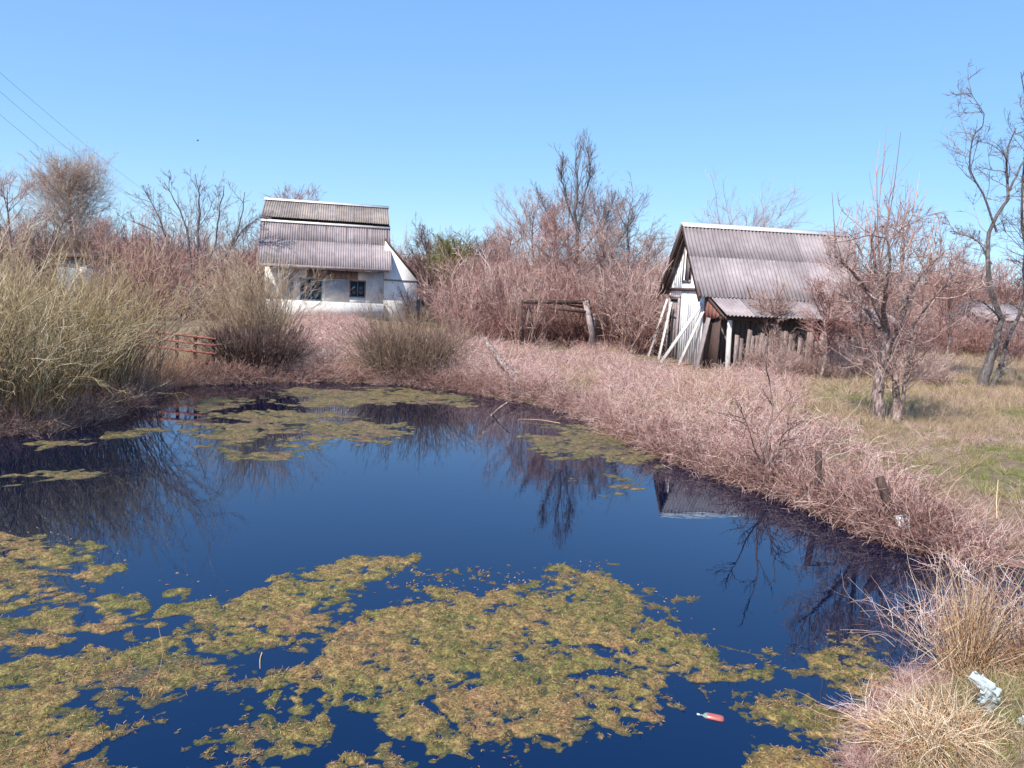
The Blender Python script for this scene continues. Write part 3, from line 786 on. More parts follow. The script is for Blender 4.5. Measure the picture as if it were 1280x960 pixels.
# ------------------------------------------------------------------ posts, logs, stones, litter
def stake(px0, py0, hgt, r_, lx, ly, mat, label, name='stake', cat='stake', z0=None):
    p = atg(px0, py0); tb = Tubes(); n = 7
    P = np.array([[lx*t*hgt+.004*math.sin(9*t), ly*t*hgt, t*hgt-.12] for t in np.linspace(0, 1, n)])
    tb.add(P[None], np.linspace(r_*1.05, r_*.9, n)[None], 7)
    V = P[-1]; o = tb.build(name, mat); o.location = p
    # flat sawn top
    me = o.data; k = len(me.vertices)
    import bmesh
    b2 = bmesh.new(); b2.from_mesh(me); b2.verts.ensure_lookup_table(); b2.faces.new([b2.verts[i] for i in range(k-7, k)]); b2.to_mesh(me); b2.free()
    return tag(o, label, cat)
stake(1024, 632, .80, .045, -.06, .1, M['wood_dark'], 'short dark stake rising from brambles at the water edge')
pst = stake(1130, 668, .72, .055, -.36, .25, M['wood_dark'], 'leaning brown post above a white block on the right bank', 'leaning_post', 'post')
p = atg(1130, 680)
bx = Box(); bx.beam((0, 0, 0), (-.07, .05, .24), .12, .10, (0, 1, 0)); o = bx.build('white_block', M['white_board'], None, .01); o.location = (p[0]+.02, p[1], p[2]+.06); tag(o, 'small white block at the foot of the leaning brown post', 'block')
a, b_ = atg(648, 480), aty(606, 424, atg(648, 480)[1]+1.2)
tb = Tubes(); n = 9; P = np.array([a*(1-t)+b_*t for t in np.linspace(0, 1, n)]) - a; P[:, 0] += .03*np.sin(np.linspace(0, 7, n)); tb.add(P[None], np.linspace(.10, .07, n)[None], 7)
o = tb.build('leaning_log', M['bark']); o.location = a; tag(o, 'dark log slanting out of the pink brambles at the far bank', 'log')
def stone(px, py, s, label, z=None):
    p = atg(px, py)
    import bmesh
    b2 = bmesh.new(); bmesh.ops.create_icosphere(b2, subdivisions=2, radius=s)
    for v in b2.verts:
        v.co *= random.uniform(.82, 1.15); v.co.z *= .6; v.co.x *= 1.3
    me = bpy.data.meshes.new('stone'); b2.to_mesh(me); b2.free(); me.materials.append(M['stone'])
    o = link(bpy.data.objects.new('stone', me)); o.location = (p[0], p[1], max(p[2], 0)+s*.3); tag(o, label, 'stone')
stone(642, 488, .13, 'larger pale stone at the far bank by the slanting log')
stone(651, 491, .09, 'smaller pale stone just right of the larger one by the log')
stone(703, 499, .07, 'little pale stone half hidden in brambles at the far bank')
stone(752, 447, .12, 'pale stone on the pink bank left of the shed')
stone(828, 566, .05, 'pale stone at the pond edge below the shed')
# tangle of dead sticks at the far right-hand shore
stick_defs = [((660, 522), (648, 500), 'thin pale stick poking out of the water at the far shore'),
              ((560, 503), (612, 482), 'thin stick lying slantwise on the far shore'), ((930, 760), (960, 715), None)]
def dead_stick(pts, r_, mat, label, name='dead_stick', cat='stick'):
    P = spline(pts, 10); c = P[0].copy(); tb = Tubes(); tb.add((P-c)[None], np.linspace(r_, r_*.5, 10)[None], 5, np.array([.6]))
    o = tb.build(name, mat); o.location = c; return tag(o, label, cat)
q0, q1 = atz(612, 522, -.05), atz(640, 500, .35)
dead_stick([q0, (q0+q1)/2+[0, 0, .04], q1], .03, M['bark'], 'bent dark branch dipping into the water below the slanting log', 'dead_branch', 'branch')
q0, q1 = atz(700, 529, .02), atz(648, 524, .02)
dead_stick([q0, (q0+q1)/2+[0, .05, .02], q1], .009, M['reed'], 'pale floating reed stem near the far bank')
q0, q1 = atg(1243, 640), None
dead_stick([q0+[-.16, -.3, 0], q0+[-.06, -.1, .18], q0+[.06, .1, .36]], .008, M['straw'], 'single pale stalk leaning on the right-hand grass')
q0 = atz(190, 880, -.1)
dead_stick([q0+[.12, -.5, 0], q0+[.05, -.2, .04], q0+[.02, .1, .25], q0+[-.05, .2, .42]], .0025, M['reed'], 'dead reed stalk standing in the water at lower left')
q0 = atz(325, 830, -.02)
dead_stick([q0+[-.02, .1, .03], q0+[.0, .0, .03], q0+[.04, -.12, .03]], .0045, M['straw'], 'short pale twig floating in the dark gap at lower left')

# plastic bottle floating
p = atz(888, 896, 0)
bt = empty('plastic_bottle', (p[0], p[1], 0.012), R(-18), 'floating plastic bottle with a red body lower right on open water', 'bottle')
BS = .66
prof = [(-.105, .014), (-.10, .020), (-.07, .020), (-.055, .034), (-.03, .043), (0.0, .045), (.09, .045), (.115, .040), (.125, .025), (.128, .001)]
tb = Tubes(); P = np.array([[x, 0, 0] for x, r_ in prof[3:]]); tb.add(P[None]*[1, 1, 1], np.array([[r_ for x, r_ in prof[3:]]]), 14); tb.build('body', M['red_plastic'], bt)
tb = Tubes(); P = np.array([[x, 0, 0.001] for x, r_ in prof[1:5]]); tb.add(P[None], np.array([[.015, .017, .035, .0435]]), 12); tb.build('neck', M['green_plastic'], bt)
tb = Tubes(); P = np.array([[-.128, 0, 0.0015], [-.125, 0, .0015], [-.1, 0, .0015]]); tb.add(P[None], np.array([[.001, .018, .018]]), 12); tb.build('cap', M['film'], bt)

bt.scale = (BS, BS, BS); bt.location.z = -.008
# crumpled plastic bag, and a smaller scrap
def bag(px, py, sx, sz, lean, label, seed, name='plastic_bag', cat='bag'):
    p = atg(px, py); rg = np.random.default_rng(seed)
    n, mq = 34, 44
    U, Vv = np.meshgrid(np.linspace(0, 1, n), np.linspace(0, 1, mq))
    wid = np.interp(Vv, [0, .2, .55, .85, 1], [.7, 1, .85, .45, .6])
    arc = (U-.5)*3.6*wid
    crease = np.abs(vnoise(U*5+seed, Vv*6, seed)-.5)*1.0+np.abs(vnoise(U*11+Vv*6, Vv*12-U*5, seed+1)-.5)*.55+np.abs(vnoise(U*21, Vv*26+U*9, seed+2)-.5)*.3
    rad = sx*(.55+.95*crease)
    Xx = np.sin(arc)*rad+lean*Vv*sz+.03*np.sin(Vv*6+seed)*Vv; Yy = -np.cos(arc)*rad*.7+.03*np.cos(Vv*5)
    Zz = Vv*sz+.03*np.sin(U*9+seed)*Vv-.02+.03*(vnoise(U*4, Vv*4+3, seed+5)-.5)
    V = np.column_stack([Xx.ravel(), Yy.ravel(), Zz.ravel()])
    Q = [(a*n+c, a*n+c+1, (a+1)*n+c+1, (a+1)*n+c) for a in range(mq-1) for c in range(n-1)]
    o = link(bpy.data.objects.new(name, mesh_np(name, V, Q, M['film'], True))); o.location = (p[0], p[1], p[2])
    sd_ = o.modifiers.new('film', 'SOLIDIFY'); sd_.thickness = .0015
    return tag(o, label, cat)
bag(1243, 888, .06, .25, -.55, 'crumpled white plastic bag caught beside the straw tussock', 4)
bag(1279, 905, .035, .10, .2, 'small scrap of white plastic at the right edge near the tussock', 8, 'plastic_scrap', 'scrap')

# ------------------------------------------------------------------ power lines and a bird
wires = [((-60, 38), (290, 300)), ((-60, 62), (290, 322)), ((-60, 92), (290, 345))]
wl_names = ['uppermost of three thin power cables slanting down at upper left', 'middle of three thin power cables slanting down at upper left', 'lowest of three thin power cables slanting down at upper left']
for (a, b_), lb in zip(wires, wl_names):
    A, B = aty(a[0], a[1], 30), aty(b_[0], b_[1], 95)
    P = np.array([A*(1-t)+B*t - np.array([0, 0, 1.2*4*t*(1-t)]) for t in np.linspace(0, 1, 24)])
    tb = Tubes(); tb.add((P-A)[None], np.full((1, 24), .009), 4); o = tb.build('power_cable', M['wire']); o.location = A; tag(o, lb, 'cable', 'power cables')
q = aty(247, 176, 60)
bird = bird_ = empty('bird', tuple(q), R(30), 'tiny dark bird flying high in the sky left of centre', 'bird')
tb = Tubes(); P = np.array([[-.16, 0, 0], [-.1, 0, .0], [0, 0, .01], [.08, 0, .02], [.13, 0, .035], [.17, 0, .03]]); tb.add(P[None], np.array([[.008, .03, .05, .04, .028, .004]]), 8); tb.build('body', M['wire'], bird)
for sg in (-1, 1):
    V = [(.05, sg*.03, .02), (-.07, sg*.03, .02), (.07, sg*.22, .10), (-.04, sg*.2, .10), (-.02, sg*.42, .06), (-.06, sg*.4, .06)]
    V += [(a, b_, c-.008) for a, b_, c in V]
    Q = [(0, 1, 3, 2), (2, 3, 5, 4), (6, 8, 9, 7), (8, 10, 11, 9), (0, 2, 8, 6), (2, 4, 10, 8), (1, 7, 9, 3), (3, 9, 11, 5), (4, 5, 11, 10)]
    link(bpy.data.objects.new('wing', mesh_np('wing', V, Q, M['wire'])), bird)
bird.scale = (.75, .75, .75)

# ------------------------------------------------------------------ algae mats on the water
ALG = []
def algae(px, label, res, seed, rough=0.22, hole=0.5, holescale=2.0, thick=0.03, freq=1.0, spread=.36):
    poly = np.array([atz(*q)[:2] for q in px])
    lo, hi = poly.min(0)-.3, poly.max(0)+.3
    xs_ = np.arange(lo[0], hi[0], res); ys_ = np.arange(lo[1], hi[1], res*1.1)
    X, Y = np.meshgrid(xs_, ys_); x, y = X.ravel(), Y.ravel()
    wx = x+.35*fbm(x*.9*freq, y*.9*freq, seed+50, 3); wy = y+.35*fbm(x*.9*freq, y*.9*freq, seed+60, 3)
    d = sdf(np.stack([x, y], 1), poly)
    e = d + rough*fbm(x*3*freq, y*3*freq, seed, 5, .6)*1.1
    holes = fbm(wx*holescale, wy*holescale*1.5, seed+7, 5, .62)
    crack = np.abs(fbm(wx*1.2, wy*1.6, seed+31, 4))
    mval = np.minimum(-e*3.0, (hole-holes)*1.2)
    mval = np.minimum(mval, (crack-.03*np.clip(.6+2*fbm(x*.7, y*.7, seed+77, 3), 0, 1.6))*3.5)
    fine = fbm(x*16, y*16, seed+3, 4, .65)
    mid = fbm(x*6, y*7, seed+90, 4, .6)
    zone = np.clip(fbm(x*.8+5, y*1.1, seed+40, 3)*2.2+.1, 0, 1)
    mval = mval+(.13+spread*zone)*fine+.22*mid-.10*zone*(spread > 0)
    z = np.clip(mval*.045, -.02, thick*.35)+(.030*fine+.016*mid)*np.clip(mval*4, 0, 1)
    if seed >= 20: z = np.where(z > 0, z*.30, z)-.001
    h_, w_ = X.shape
    i, j = np.meshgrid(np.arange(w_-1), np.arange(h_-1)); i = i.ravel(); j = j.ravel()
    Q = np.stack([j*w_+i, j*w_+i+1, (j+1)*w_+i+1, (j+1)*w_+i], 1)
    keep = z[Q].max(1) > -.006
    Q = Q[keep]
    if len(Q) == 0: return
    use = np.unique(Q); mp_ = np.full(len(x), -1); mp_[use] = np.arange(len(use))
    c = poly.mean(0)
    V = np.column_stack([x[use]-c[0], y[use]-c[1], z[use]])
    o = link(bpy.data.objects.new('algae_mat', mesh_np('algae_mat', V, mp_[Q], M['algae_brown' if 13 <= seed < 20 else 'algae_wet' if seed >= 20 else 'algae'], True)))
    o.location = (c[0], c[1], 0)
    sel = use[z[use] > (.004 if seed < 13 else .0015)]
    if (seed < 13 or seed >= 20) and len(sel): ALG.append(np.column_stack([x[sel], y[sel], z[sel]]))
    return tag(o, label, 'algae mat', 'floating algae mats')
algae([(300, 872), (330, 845), (400, 815), (440, 790), (478, 757), (560, 738), (620, 742), (690, 715), (745, 718), (790, 748), (830, 780), (870, 803), (908, 832),
       (880, 845), (828, 838), (832, 856), (795, 880), (770, 915), (735, 905), (700, 918), (650, 925), (628, 940), (600, 948), (550, 955), (525, 945), (500, 985), (470, 985), (445, 955), (462, 908),
       (430, 900), (390, 935), (330, 955), (290, 928), (240, 938), (232, 928), (286, 912)], 'largest tan algae mat spreading across the centre foreground', .020, 1, .30, .62, 1.9)
algae([(268, 768), (300, 748), (345, 726), (430, 700), (508, 698), (492, 722), (445, 745), (452, 765), (425, 785), (350, 802), (300, 812), (245, 808), (235, 795)], 'olive algae mat with a pointed right tip above the largest mat', .022, 2, .24, .6)
algae([(-60, 655), (30, 668), (118, 680), (128, 698), (182, 697), (168, 716), (120, 727), (85, 738), (92, 752), (-60, 765)], 'tan algae mat at the left edge below the willow reflection', .032, 3, .2, .42)
algae([(-60, 752), (90, 750), (160, 742), (232, 738), (272, 764), (268, 780), (200, 787), (100, 795), (-60, 790)], 'long narrow algae mat at left with a ragged right end', .028, 4, .2, .40)
algae([(-60, 800), (60, 798), (150, 800), (240, 795), (330, 798), (260, 822), (292, 838), (280, 850), (215, 846), (190, 855), (150, 850), (100, 862), (60, 885), (-60, 905)], 'patchy brownish algae mat full of holes at left foreground', .022, 5, .3, .24, 2.6)
algae([(-60, 905), (50, 888), (120, 868), (134, 880), (125, 897), (178, 898), (165, 925), (142, 945), (150, 985), (-60, 1000)], 'yellowish algae mat in the bottom left corner', .018, 6, .2, .42)
algae([(168, 862), (190, 849), (238, 849), (232, 862), (190, 870)], 'small lens-shaped algae raft in the dark gap at left', .018, 7, .06, .6)
algae([(240, 848), (262, 836), (294, 842), (285, 853), (250, 855)], 'orange-tinted small algae raft right of the lens-shaped one', .018, 8, .06, .6)
algae([(434, 948), (450, 938), (468, 946), (455, 958)], 'tiny round algae tuft left of the bottom of the largest mat', .014, 9, .05, .6)
algae([(925, 838), (960, 838), (970, 848), (925, 850), (895, 852), (890, 845)], 'thin algae strip trailing right of the largest mat', .02, 10, .08, .5)
algae([(1005, 820), (1040, 812), (1090, 822), (1150, 850), (1140, 875), (1080, 885), (1050, 862), (1020, 845)], 'olive algae mat against the straw tussock', .018, 11, .14, .35, 2.4)
algae([(968, 872), (1010, 868), (1060, 885), (1110, 900), (1110, 985), (925, 985), (930, 940), (1000, 930), (1015, 912), (975, 905), (925, 900)], 'broken algae mat at lower right beside the near bank', .016, 12, .16, .16, 2.6)
algae([(30, 556), (110, 546), (180, 534), (212, 538), (150, 549), (100, 558), (50, 564)], 'thin yellowish algae streak along the left willow', .05, 13, .35, .3)
algae([(232, 528), (300, 514), (370, 512), (430, 516), (500, 535), (488, 552), (400, 562), (330, 578), (255, 562)], 'wide dull algae mat in front of the far left bank', .05, 14, .7, .16, 1.3)
algae([(655, 548), (700, 530), (770, 533), (830, 560), (815, 580), (720, 577), (668, 566)], 'greenish algae mat near the right-hand far bank', .05, 15, .7, .16, 1.3)
algae([(330, 488), (420, 484), (520, 486), (590, 497), (575, 507), (500, 505), (400, 510), (340, 500)], 'brown algae strip hugging the shore below the dark bush', .06, 16, .6, .2, 1.3)
algae([(710, 600), (760, 590), (800, 596), (815, 608), (760, 618)], 'sparse algae patch left of the shed reflection', .05, 17, .5, .1, 1.5)
algae([(-60, 588), (30, 590), (110, 585), (130, 594), (60, 602), (-60, 612)], 'thin algae streak at the left edge amid reflections', .05, 18, .4, .2)
algae([(230, 505), (290, 494), (330, 500), (300, 510), (250, 516)], 'narrow algae streak below the red railing', .05, 19, .2, .3)

for o_, lb_ in ((algae([(-60, 690), (90, 700), (120, 740), (-60, 790), (60, 800), (260, 790), (470, 770), (500, 800), (380, 830), (310, 870), (250, 870), (160, 900), (60, 912), (-60, 915)], 'x', .018, 20, .5, .02, 3.4, spread=1.3), 'loose greyish weed fragments between the left-hand mats'),
                (algae([(290, 890), (240, 915), (150, 905), (165, 985), (520, 985), (560, 950), (430, 890), (380, 900)], 'x', .016, 21, .4, -.22, 3.4, spread=1.2), 'sparse weed fragments in the dark water at bottom left'),
                (algae([(430, 740), (560, 725), (640, 705), (760, 702), (850, 760), (935, 820), (950, 870), (850, 890), (700, 950), (560, 975), (560, 780)], 'x', .020, 22, .5, -.10, 3.0, spread=1.3), 'loose weed fringe round the largest mat'),
                (algae([(985, 800), (1100, 800), (1120, 900), (1110, 985), (900, 985), (910, 900), (960, 860)], 'x', .016, 23, .4, -.02, 3.2, spread=1.3), 'loose weed fragments at the lower right shore')):
    if o_:
        o_.name = 'loose_weed'; tag(o_, lb_, None, None, 'stuff'); del o_['group']; del o_['category']
# loose floating scraps between the mats
rg = np.random.default_rng(77)
fl_poly = [(0, 640), (250, 720), (500, 690), (760, 700), (930, 810), (1020, 800), (1090, 900), (1000, 985), (-20, 985)]
P = region(fl_poly, 60, rg, land=False)[:, :2] if False else None
poly = np.array([atz(*q)[:2] for q in fl_poly]); lo, hi = poly.min(0), poly.max(0)
P = rg.uniform(lo, hi, (9000, 2)); P = P[sdf(P, poly) < 0]
dens = fbm(P[:, 0]*1.1, P[:, 1]*1.1, 91, 4); P = P[dens+rg.normal(0, .12, len(P)) > .24][:260]
V = []; Q = []; T = []
for k, (x, y) in enumerate(P):
    s = rg.uniform(.003, .011); a = rg.uniform(0, 3.14); ca, sa = math.cos(a), math.sin(a); b0 = len(V)
    for (u, v, zz) in ((-1.6, 0, .001), (0, -.6, .003), (1.5, .1, .002), (0.1, .7, .004), (0, 0, .009)):
        V.append((x+(u*ca-v*sa)*s, y+(u*sa+v*ca)*s, zz))
    Q += [(b0, b0+1, b0+4), (b0+1, b0+2, b0+4), (b0+2, b0+3, b0+4), (b0+3, b0, b0+4)]; T += [rg.uniform(.0, .55)]*5
o = link(bpy.data.objects.new('floating_scraps', mesh_np('floating_scraps', V, Q, M['straw'], False, T))); tag(o, 'small bits of dead plant floating between the mats', 'debris', kind='stuff')

# dead leaf fibres lying on the mats
A_ = np.concatenate(ALG); pk = A_[rg.integers(0, len(A_), 18000)]
V = []; Q = []; T = []
tb = Tubes(); n = len(pk); an = rg.uniform(0, 6.283, n)
st = pk+rg.normal(0, .006, (n, 3))*[1, 1, 0]+[0, 0, .003]; d = np.stack([np.cos(an), np.sin(an), rg.normal(.1, .25, n)], 1)
tb.add(grow(st, d, rg.uniform(.008, .035, n), 3, rg, .4, -.03), taper(n, 3, .0022, .0012), 3, rg.random(n)*.55)
o = tb.build('mat_fibres', M['straw']); tag(o, 'dead leaf fibres littering the algae mats', 'debris', kind='stuff')

# ------------------------------------------------------------------ plants
def bush(loc, rng, nstem, base_r, hgt, splay, mat, label, cat='bush', group=None, name='willow_bush', side=2, sub=3, thick=.011, K=9, arch=-.02, twigr=.3, ell=(1, 1), wander=.07, hvar=.35, low=0.0):
    root = empty(name, tuple(loc), 0, label, cat, group)
    a = rng.uniform(0, 6.283, nstem); rr = np.sqrt(rng.random(nstem))
    st = np.stack([np.cos(a)*rr*base_r*ell[0], np.sin(a)*rr*base_r*ell[1], np.full(nstem, -.05)], 1)
    tilt = np.radians(splay*rr*rng.uniform(.55, 1.3, nstem)+rng.uniform(0, low, nstem)*(rng.random(nstem) < .3))
    d = np.stack([np.sin(tilt)*np.cos(a), np.sin(tilt)*np.sin(a), np.cos(tilt)], 1)
    L = hgt*rng.uniform(1-hvar, 1.05, nstem)/np.maximum(np.cos(tilt*.8), .6)
    L = np.minimum(L, hgt*1.25)
    p = grow(st, d, L, K, rng, wander, arch)
    tb = Tubes(); tb.add(p, taper(nstem, K, thick*rng.uniform(.6, 1.3, nstem), thick*.25), 4, rng.random(nstem)*.6)
    tb.build('stems', mat, root)
    tw = Tubes()
    q, t, ix = branch(p, side, rng, .3, .97, (12, 35), (.25, .5), 5, wander*1.4, .03)
    tw.add(q, taper(len(q), 5, thick*.5, thick*.2), 3, rng.uniform(.2, 1, len(q)))
    if sub:
        q2, t, ix = branch(q, sub, rng, .2, .95, (15, 45), (.3, .6), 3, wander*1.8, .03)
        tw.add(q2, taper(len(q2), 3, thick*.32, thick*.15), 3, rng.uniform(.3, 1, len(q2)))
    tw.build('twigs', mat, root)
    return root

rg = np.random.default_rng(101)
# big pale willows at the left edge
p = atg(30, 530); bush((p[0]-1.05, p[1]+.5, p[2]), rg, 580, 1.4, 2.45, 23, M['willow'], 'largest pale olive willow bush filling the left edge', side=3, sub=3, ell=(.95, .6), thick=.0075, wander=.16, low=22)
p = atg(-130, 560); bush((p[0]-.5, p[1]+.6, p[2]), rg, 240, 1.2, 3.1, 26, M['willow'], 'willow bush at the extreme left, half out of the picture', side=3, sub=2, ell=(1, .6), thick=.011)
p = atg(60, 505); bush((p[0]-1.0, p[1]+2.3, p[2]), rg, 260, 1.5, 3.3, 26, M['willow_tan'], 'taller tan willow bush rising behind the largest one', side=3, sub=3, ell=(1.2, .6), thick=.009, wander=.15)
p = atg(62, 495); bush((p[0]+.0, p[1]+.9, p[2]), rg, 330, .85, 2.4, 14, M['willow'], 'rounded willow bush right of the largest, left of the red railing', side=4, sub=3, ell=(1, .6), thick=.0075, wander=.15, low=10)
# middle bank willow and dark domed bush
p = atg(318, 474); bush((p[0]-.25, p[1]+.9, p[2]), rg, 260, .7, 3.0, 10, M['willow_tan'], 'upright tan willow bush with dark base between railing and house', side=3, sub=3, ell=(1, .7), thick=.009, wander=.13)
p = atg(320, 474); bush((p[0], p[1]+.1, p[2]), rg, 420, .85, 1.15, 34, M['twig_dark'], 'low dark bush around the foot of the upright tan willow', side=3, sub=3, thick=.012, name='dark_bush')
p = atg(505, 474); bush((p[0], p[1]+.8, p[2]), rg, 400, .8, 2.15, 30, M['willow_brown'], 'domed brown willow bush in front of the house', side=3, sub=3, ell=(1, .8), thick=.009, wander=.15)
p = atg(512, 476); bush((p[0], p[1]+.3, p[2]), rg, 380, .8, 1.0, 38, M['twig_dark'], 'dark tangled undergrowth at the foot of the domed bush', side=3, sub=3, thick=.012, name='dark_bush')

def tree(loc, rng, limbs, mat_b, mat_t, label, levels, r0_=.12, group=None, name='bare_tree', K=12, cat='tree', tr=.008, trop=.05):
    """limbs: list of joint lists (relative metres, first is the trunk from the root), then random levels of branches"""
    root = empty(name, tuple(loc), 0, label, cat, group)
    tb = Tubes(); P = []
    for L in limbs:
        pts, ra, rb = L
        sp = spline(pts, K)
        sp[1:-1] += rng.normal(0, .012, (K-2, 3))*np.linalg.norm(sp[-1]-sp[0])*.5
        tb.add(sp[None], np.linspace(ra, rb, K)[None]**1.0, 8, np.array([rng.random()])); P.append(sp)
    tb.build('trunk', mat_b, root)
    P = np.array(P); tw = Tubes(); cur = P
    for li, lv in enumerate(levels):
        per, t0, ang, ratio, Kk, wan, rad = lv
        q, t, ix = branch(cur, per, rng, t0, .98, ang, ratio, Kk, wan, trop)
        q[:, 0] += 0
        tw.add(q, taper(len(q), Kk, rad*rng.uniform(.7, 1.2, len(q)), rad*.3), 4 if li == 0 else 3, rng.uniform(0, 1, len(q)))
        cur = q
    tw.build('crown', mat_t, root)
    return root
def rel(base, *pp):
    """joints given as pixel/depth triples -> metres relative to the base"""
    return [aty(a, b_, base[1]+dy)-base for a, b_, dy in pp]

# spreading bare tree left of the house
b = aty(246, 392, 41.0); b[2] = .4; rg = np.random.default_rng(11)
limbs = [(rel(b, (246, 392, 0), (244, 362, 0), (243, 345, .2)), .22, .15),
         (rel(b, (243, 352, 0), (215, 315, .4), (190, 288, .6), (165, 276, .8)), .09, .02), (rel(b, (243, 352, 0), (236, 310, -.6), (228, 270, -.8), (205, 228, -1)), .09, .018),
         (rel(b, (244, 350, 0), (248, 300, .5), (249, 255, .4), (244, 218, .2)), .10, .018), (rel(b, (246, 354, 0), (266, 315, -.5), (274, 270, -.8), (280, 232, -1)), .085, .018),
         (rel(b, (248, 352, 0), (285, 315, .5), (302, 270, .9), (306, 240, 1)), .09, .018), (rel(b, (285, 315, .5), (302, 290, .2), (318, 276, .1), (330, 270, 0)), .05, .012),
         (rel(b, (215, 315, .4), (200, 275, 0), (188, 250, -.3), (176, 232, -.4)), .05, .012)]
tree(b, rg, limbs, M['bark_grey'], M['twig_grey'], 'spreading dark bare fruit tree left of the house', [(13, .15, (20, 50), (.3, .6), 8, .14, .017), (7, .15, (20, 50), (.3, .6), 5, .16, .011), (4, .1, (20, 50), (.4, .7), 3, .2, .008)])
# dense pale poplar behind the willows
def dense_tree(b, rng, hgt, wid, mat, label, n=90, name='leafless_tree', barkm='bark', th=.02, start=.12, group=None, sub=(9, 7)):
    root = empty(name, tuple(b), 0, label, 'tree', group); hgt = hgt*.9
    K = 12; sp = spline([(0, 0, 0), (.1, 0, hgt*.4), (-.05, .05, hgt*.8), (0, 0, hgt)], K)
    tb = Tubes(); tb.add(sp[None], np.linspace(hgt*.022, .01, K)[None], 7); tb.build('trunk', M[barkm], root)
    t = rng.uniform(start, .97, n); st = np.stack([np.interp(t, np.linspace(0, 1, K), sp[:, k]) for k in range(3)], 1)
    a = rng.uniform(0, 6.283, n); el = np.radians(rng.uniform(25, 62, n))
    d = np.stack([np.cos(a)*np.cos(el), np.sin(a)*np.cos(el), np.sin(el)], 1)
    env = np.sin(np.pi*np.clip((t-start)/(1-start)*.86+.12, 0, 1))**.7
    L = wid*.5*(env*rng.uniform(.75, 1.25, n)+.12)/np.cos(el*.8)
    n = n; p = grow(st, d, L, 7, rng, .13, .05)
    tw = Tubes(); tw.add(p, taper(n, 7, th*1.6, th*.4), 4, rng.uniform(0, .6, n))
    q, _, _ = branch(p, int(sub[0]*1.3), rng, .15, .95, (20, 55), (.3, .6), 4, .2, .05); tw.add(q, taper(len(q), 4, th*.7, th*.3), 3)
    q2, _, _ = branch(q, sub[1], rng, .1, .95, (15, 50), (.35, .7), 3, .20, .04); tw.add(q2, taper(len(q2), 3, th*.45, th*.25), 3)
    tw.build('crown', mat, root); return root
def gpt(px, Y):
    q = aty(px, 380, Y); return np.array([q[0], q[1], .35])
def top_h(px, py, Y): return aty(px, py, Y)[2]-.35
rg = np.random.default_rng(12)
dense_tree(gpt(90, 58), rg, top_h(90, 206, 58), 6.6, M['twig_pale'], 'tall dense pale tan tree rising behind the left willows', 210, th=.013, start=.05, sub=(10, 7))
dense_tree(gpt(14, 34), rg, top_h(8, 215, 34), 3.6, M['twig_pink'], 'sparse pale bare tree at the far left edge', 34, th=.012, sub=(8, 7))
dense_tree(gpt(128, 50), rg, top_h(130, 268, 50), 2.6, M['twig_pink'], 'shorter pale tree just right of the tall dense one', 40, th=.012, sub=(9, 7))
dense_tree(gpt(365, 62), rg, top_h(362, 240, 62), 5.2, M['twig_red'], 'pinkish treetop showing above the house ridge', 60, th=.016, sub=(10, 8))
dense_tree(gpt(565, 44), rg, top_h(562, 300, 44), 3.0, M['needle'], 'olive evergreen-tinged bush-tree right of the house wing', 70, th=.02, start=.1, sub=(9, 6), name='evergreen_tree')
dense_tree(gpt(535, 46), rg, top_h(535, 292, 46), 3.2, M['twig_dark'], 'dark bare tree between house wing and olive tree', 40, th=.014, sub=(9, 8))
dense_tree(gpt(600, 50), rg, top_h(598, 300, 50), 4.0, M['twig_dark'], 'dark bare tree in the gap right of the olive tree', 50, th=.014, sub=(9, 8))
# central group
b = gpt(722, 36); H = top_h(722, 180, 36)
limbs = [(rel(b, (722, 415, 0), (722, 330, 0), (721, 262, 0), (722, 182, 0)), .16, .012), (rel(b, (721, 300, 0), (730, 250, .3), (737, 215, .4), (734, 176, .5)), .06, .01),
         (rel(b, (722, 290, 0), (708, 250, -.3), (703, 222, -.5), (704, 200, -.5)), .05, .01),
         (rel(b, (722, 330, 0), (700, 295, .5), (682, 262, .8), (672, 240, .9)), .06, .01), (rel(b, (722, 320, 0), (746, 290, -.4), (762, 262, -.7), (768, 244, -.8)), .06, .01), (rel(b, (722, 350, 0), (756, 320, .6), (782, 290, 1), (794, 268, 1.1)), .06, .01)]
rg = np.random.default_rng(14)
tree(b, rg, limbs, M['bark_grey'], M['twig_grey'], 'tallest slender bare tree in the middle with upright twigs', [(40, .25, (15, 40), (.15, .38), 8, .08, .013), (6, .1, (15, 40), (.3, .6), 5, .10, .008), (3, .1, (20, 45), (.4, .7), 3, .12, .006)], trop=.10)
dense_tree(gpt(706, 37), rg, top_h(705, 232, 37), 3.6, M['twig_pink'], 'fuzzy pale tree close behind the tallest slender tree, left side', 60, th=.009, sub=(9, 7))
dense_tree(gpt(748, 39), rg, top_h(748, 236, 39), 4.0, M['twig_pink'], 'fuzzy pale tree close behind the tallest slender tree, right side', 60, th=.009, sub=(9, 7))
dense_tree(gpt(662, 38), rg, top_h(660, 240, 38), 3.8, M['twig_pink'], 'pinkish bare tree left of the tallest slender tree', 46, th=.011, sub=(9, 7))
dense_tree(gpt(780, 37), rg, top_h(779, 232, 37), 3.6, M['twig_grey'], 'grey bare tree right of the tallest slender tree', 36, th=.012, sub=(6, 5), barkm='bark_grey')
dense_tree(gpt(690, 34), rg, top_h(690, 262, 34), 2.8, M['twig_red'], 'reddish bare tree in front of the pinkish one', 40, th=.012, sub=(9, 7))
dense_tree(gpt(752, 33), rg, top_h(750, 280, 33), 3.2, M['twig_pink'], 'small pale bare tree under the tallest tree, right side', 40, th=.012, sub=(9, 7))
dense_tree(gpt(635, 40), rg, top_h(634, 285, 40), 3.0, M['twig_red'], 'low reddish tree at the left end of the central group', 40, th=.012, sub=(9, 7))
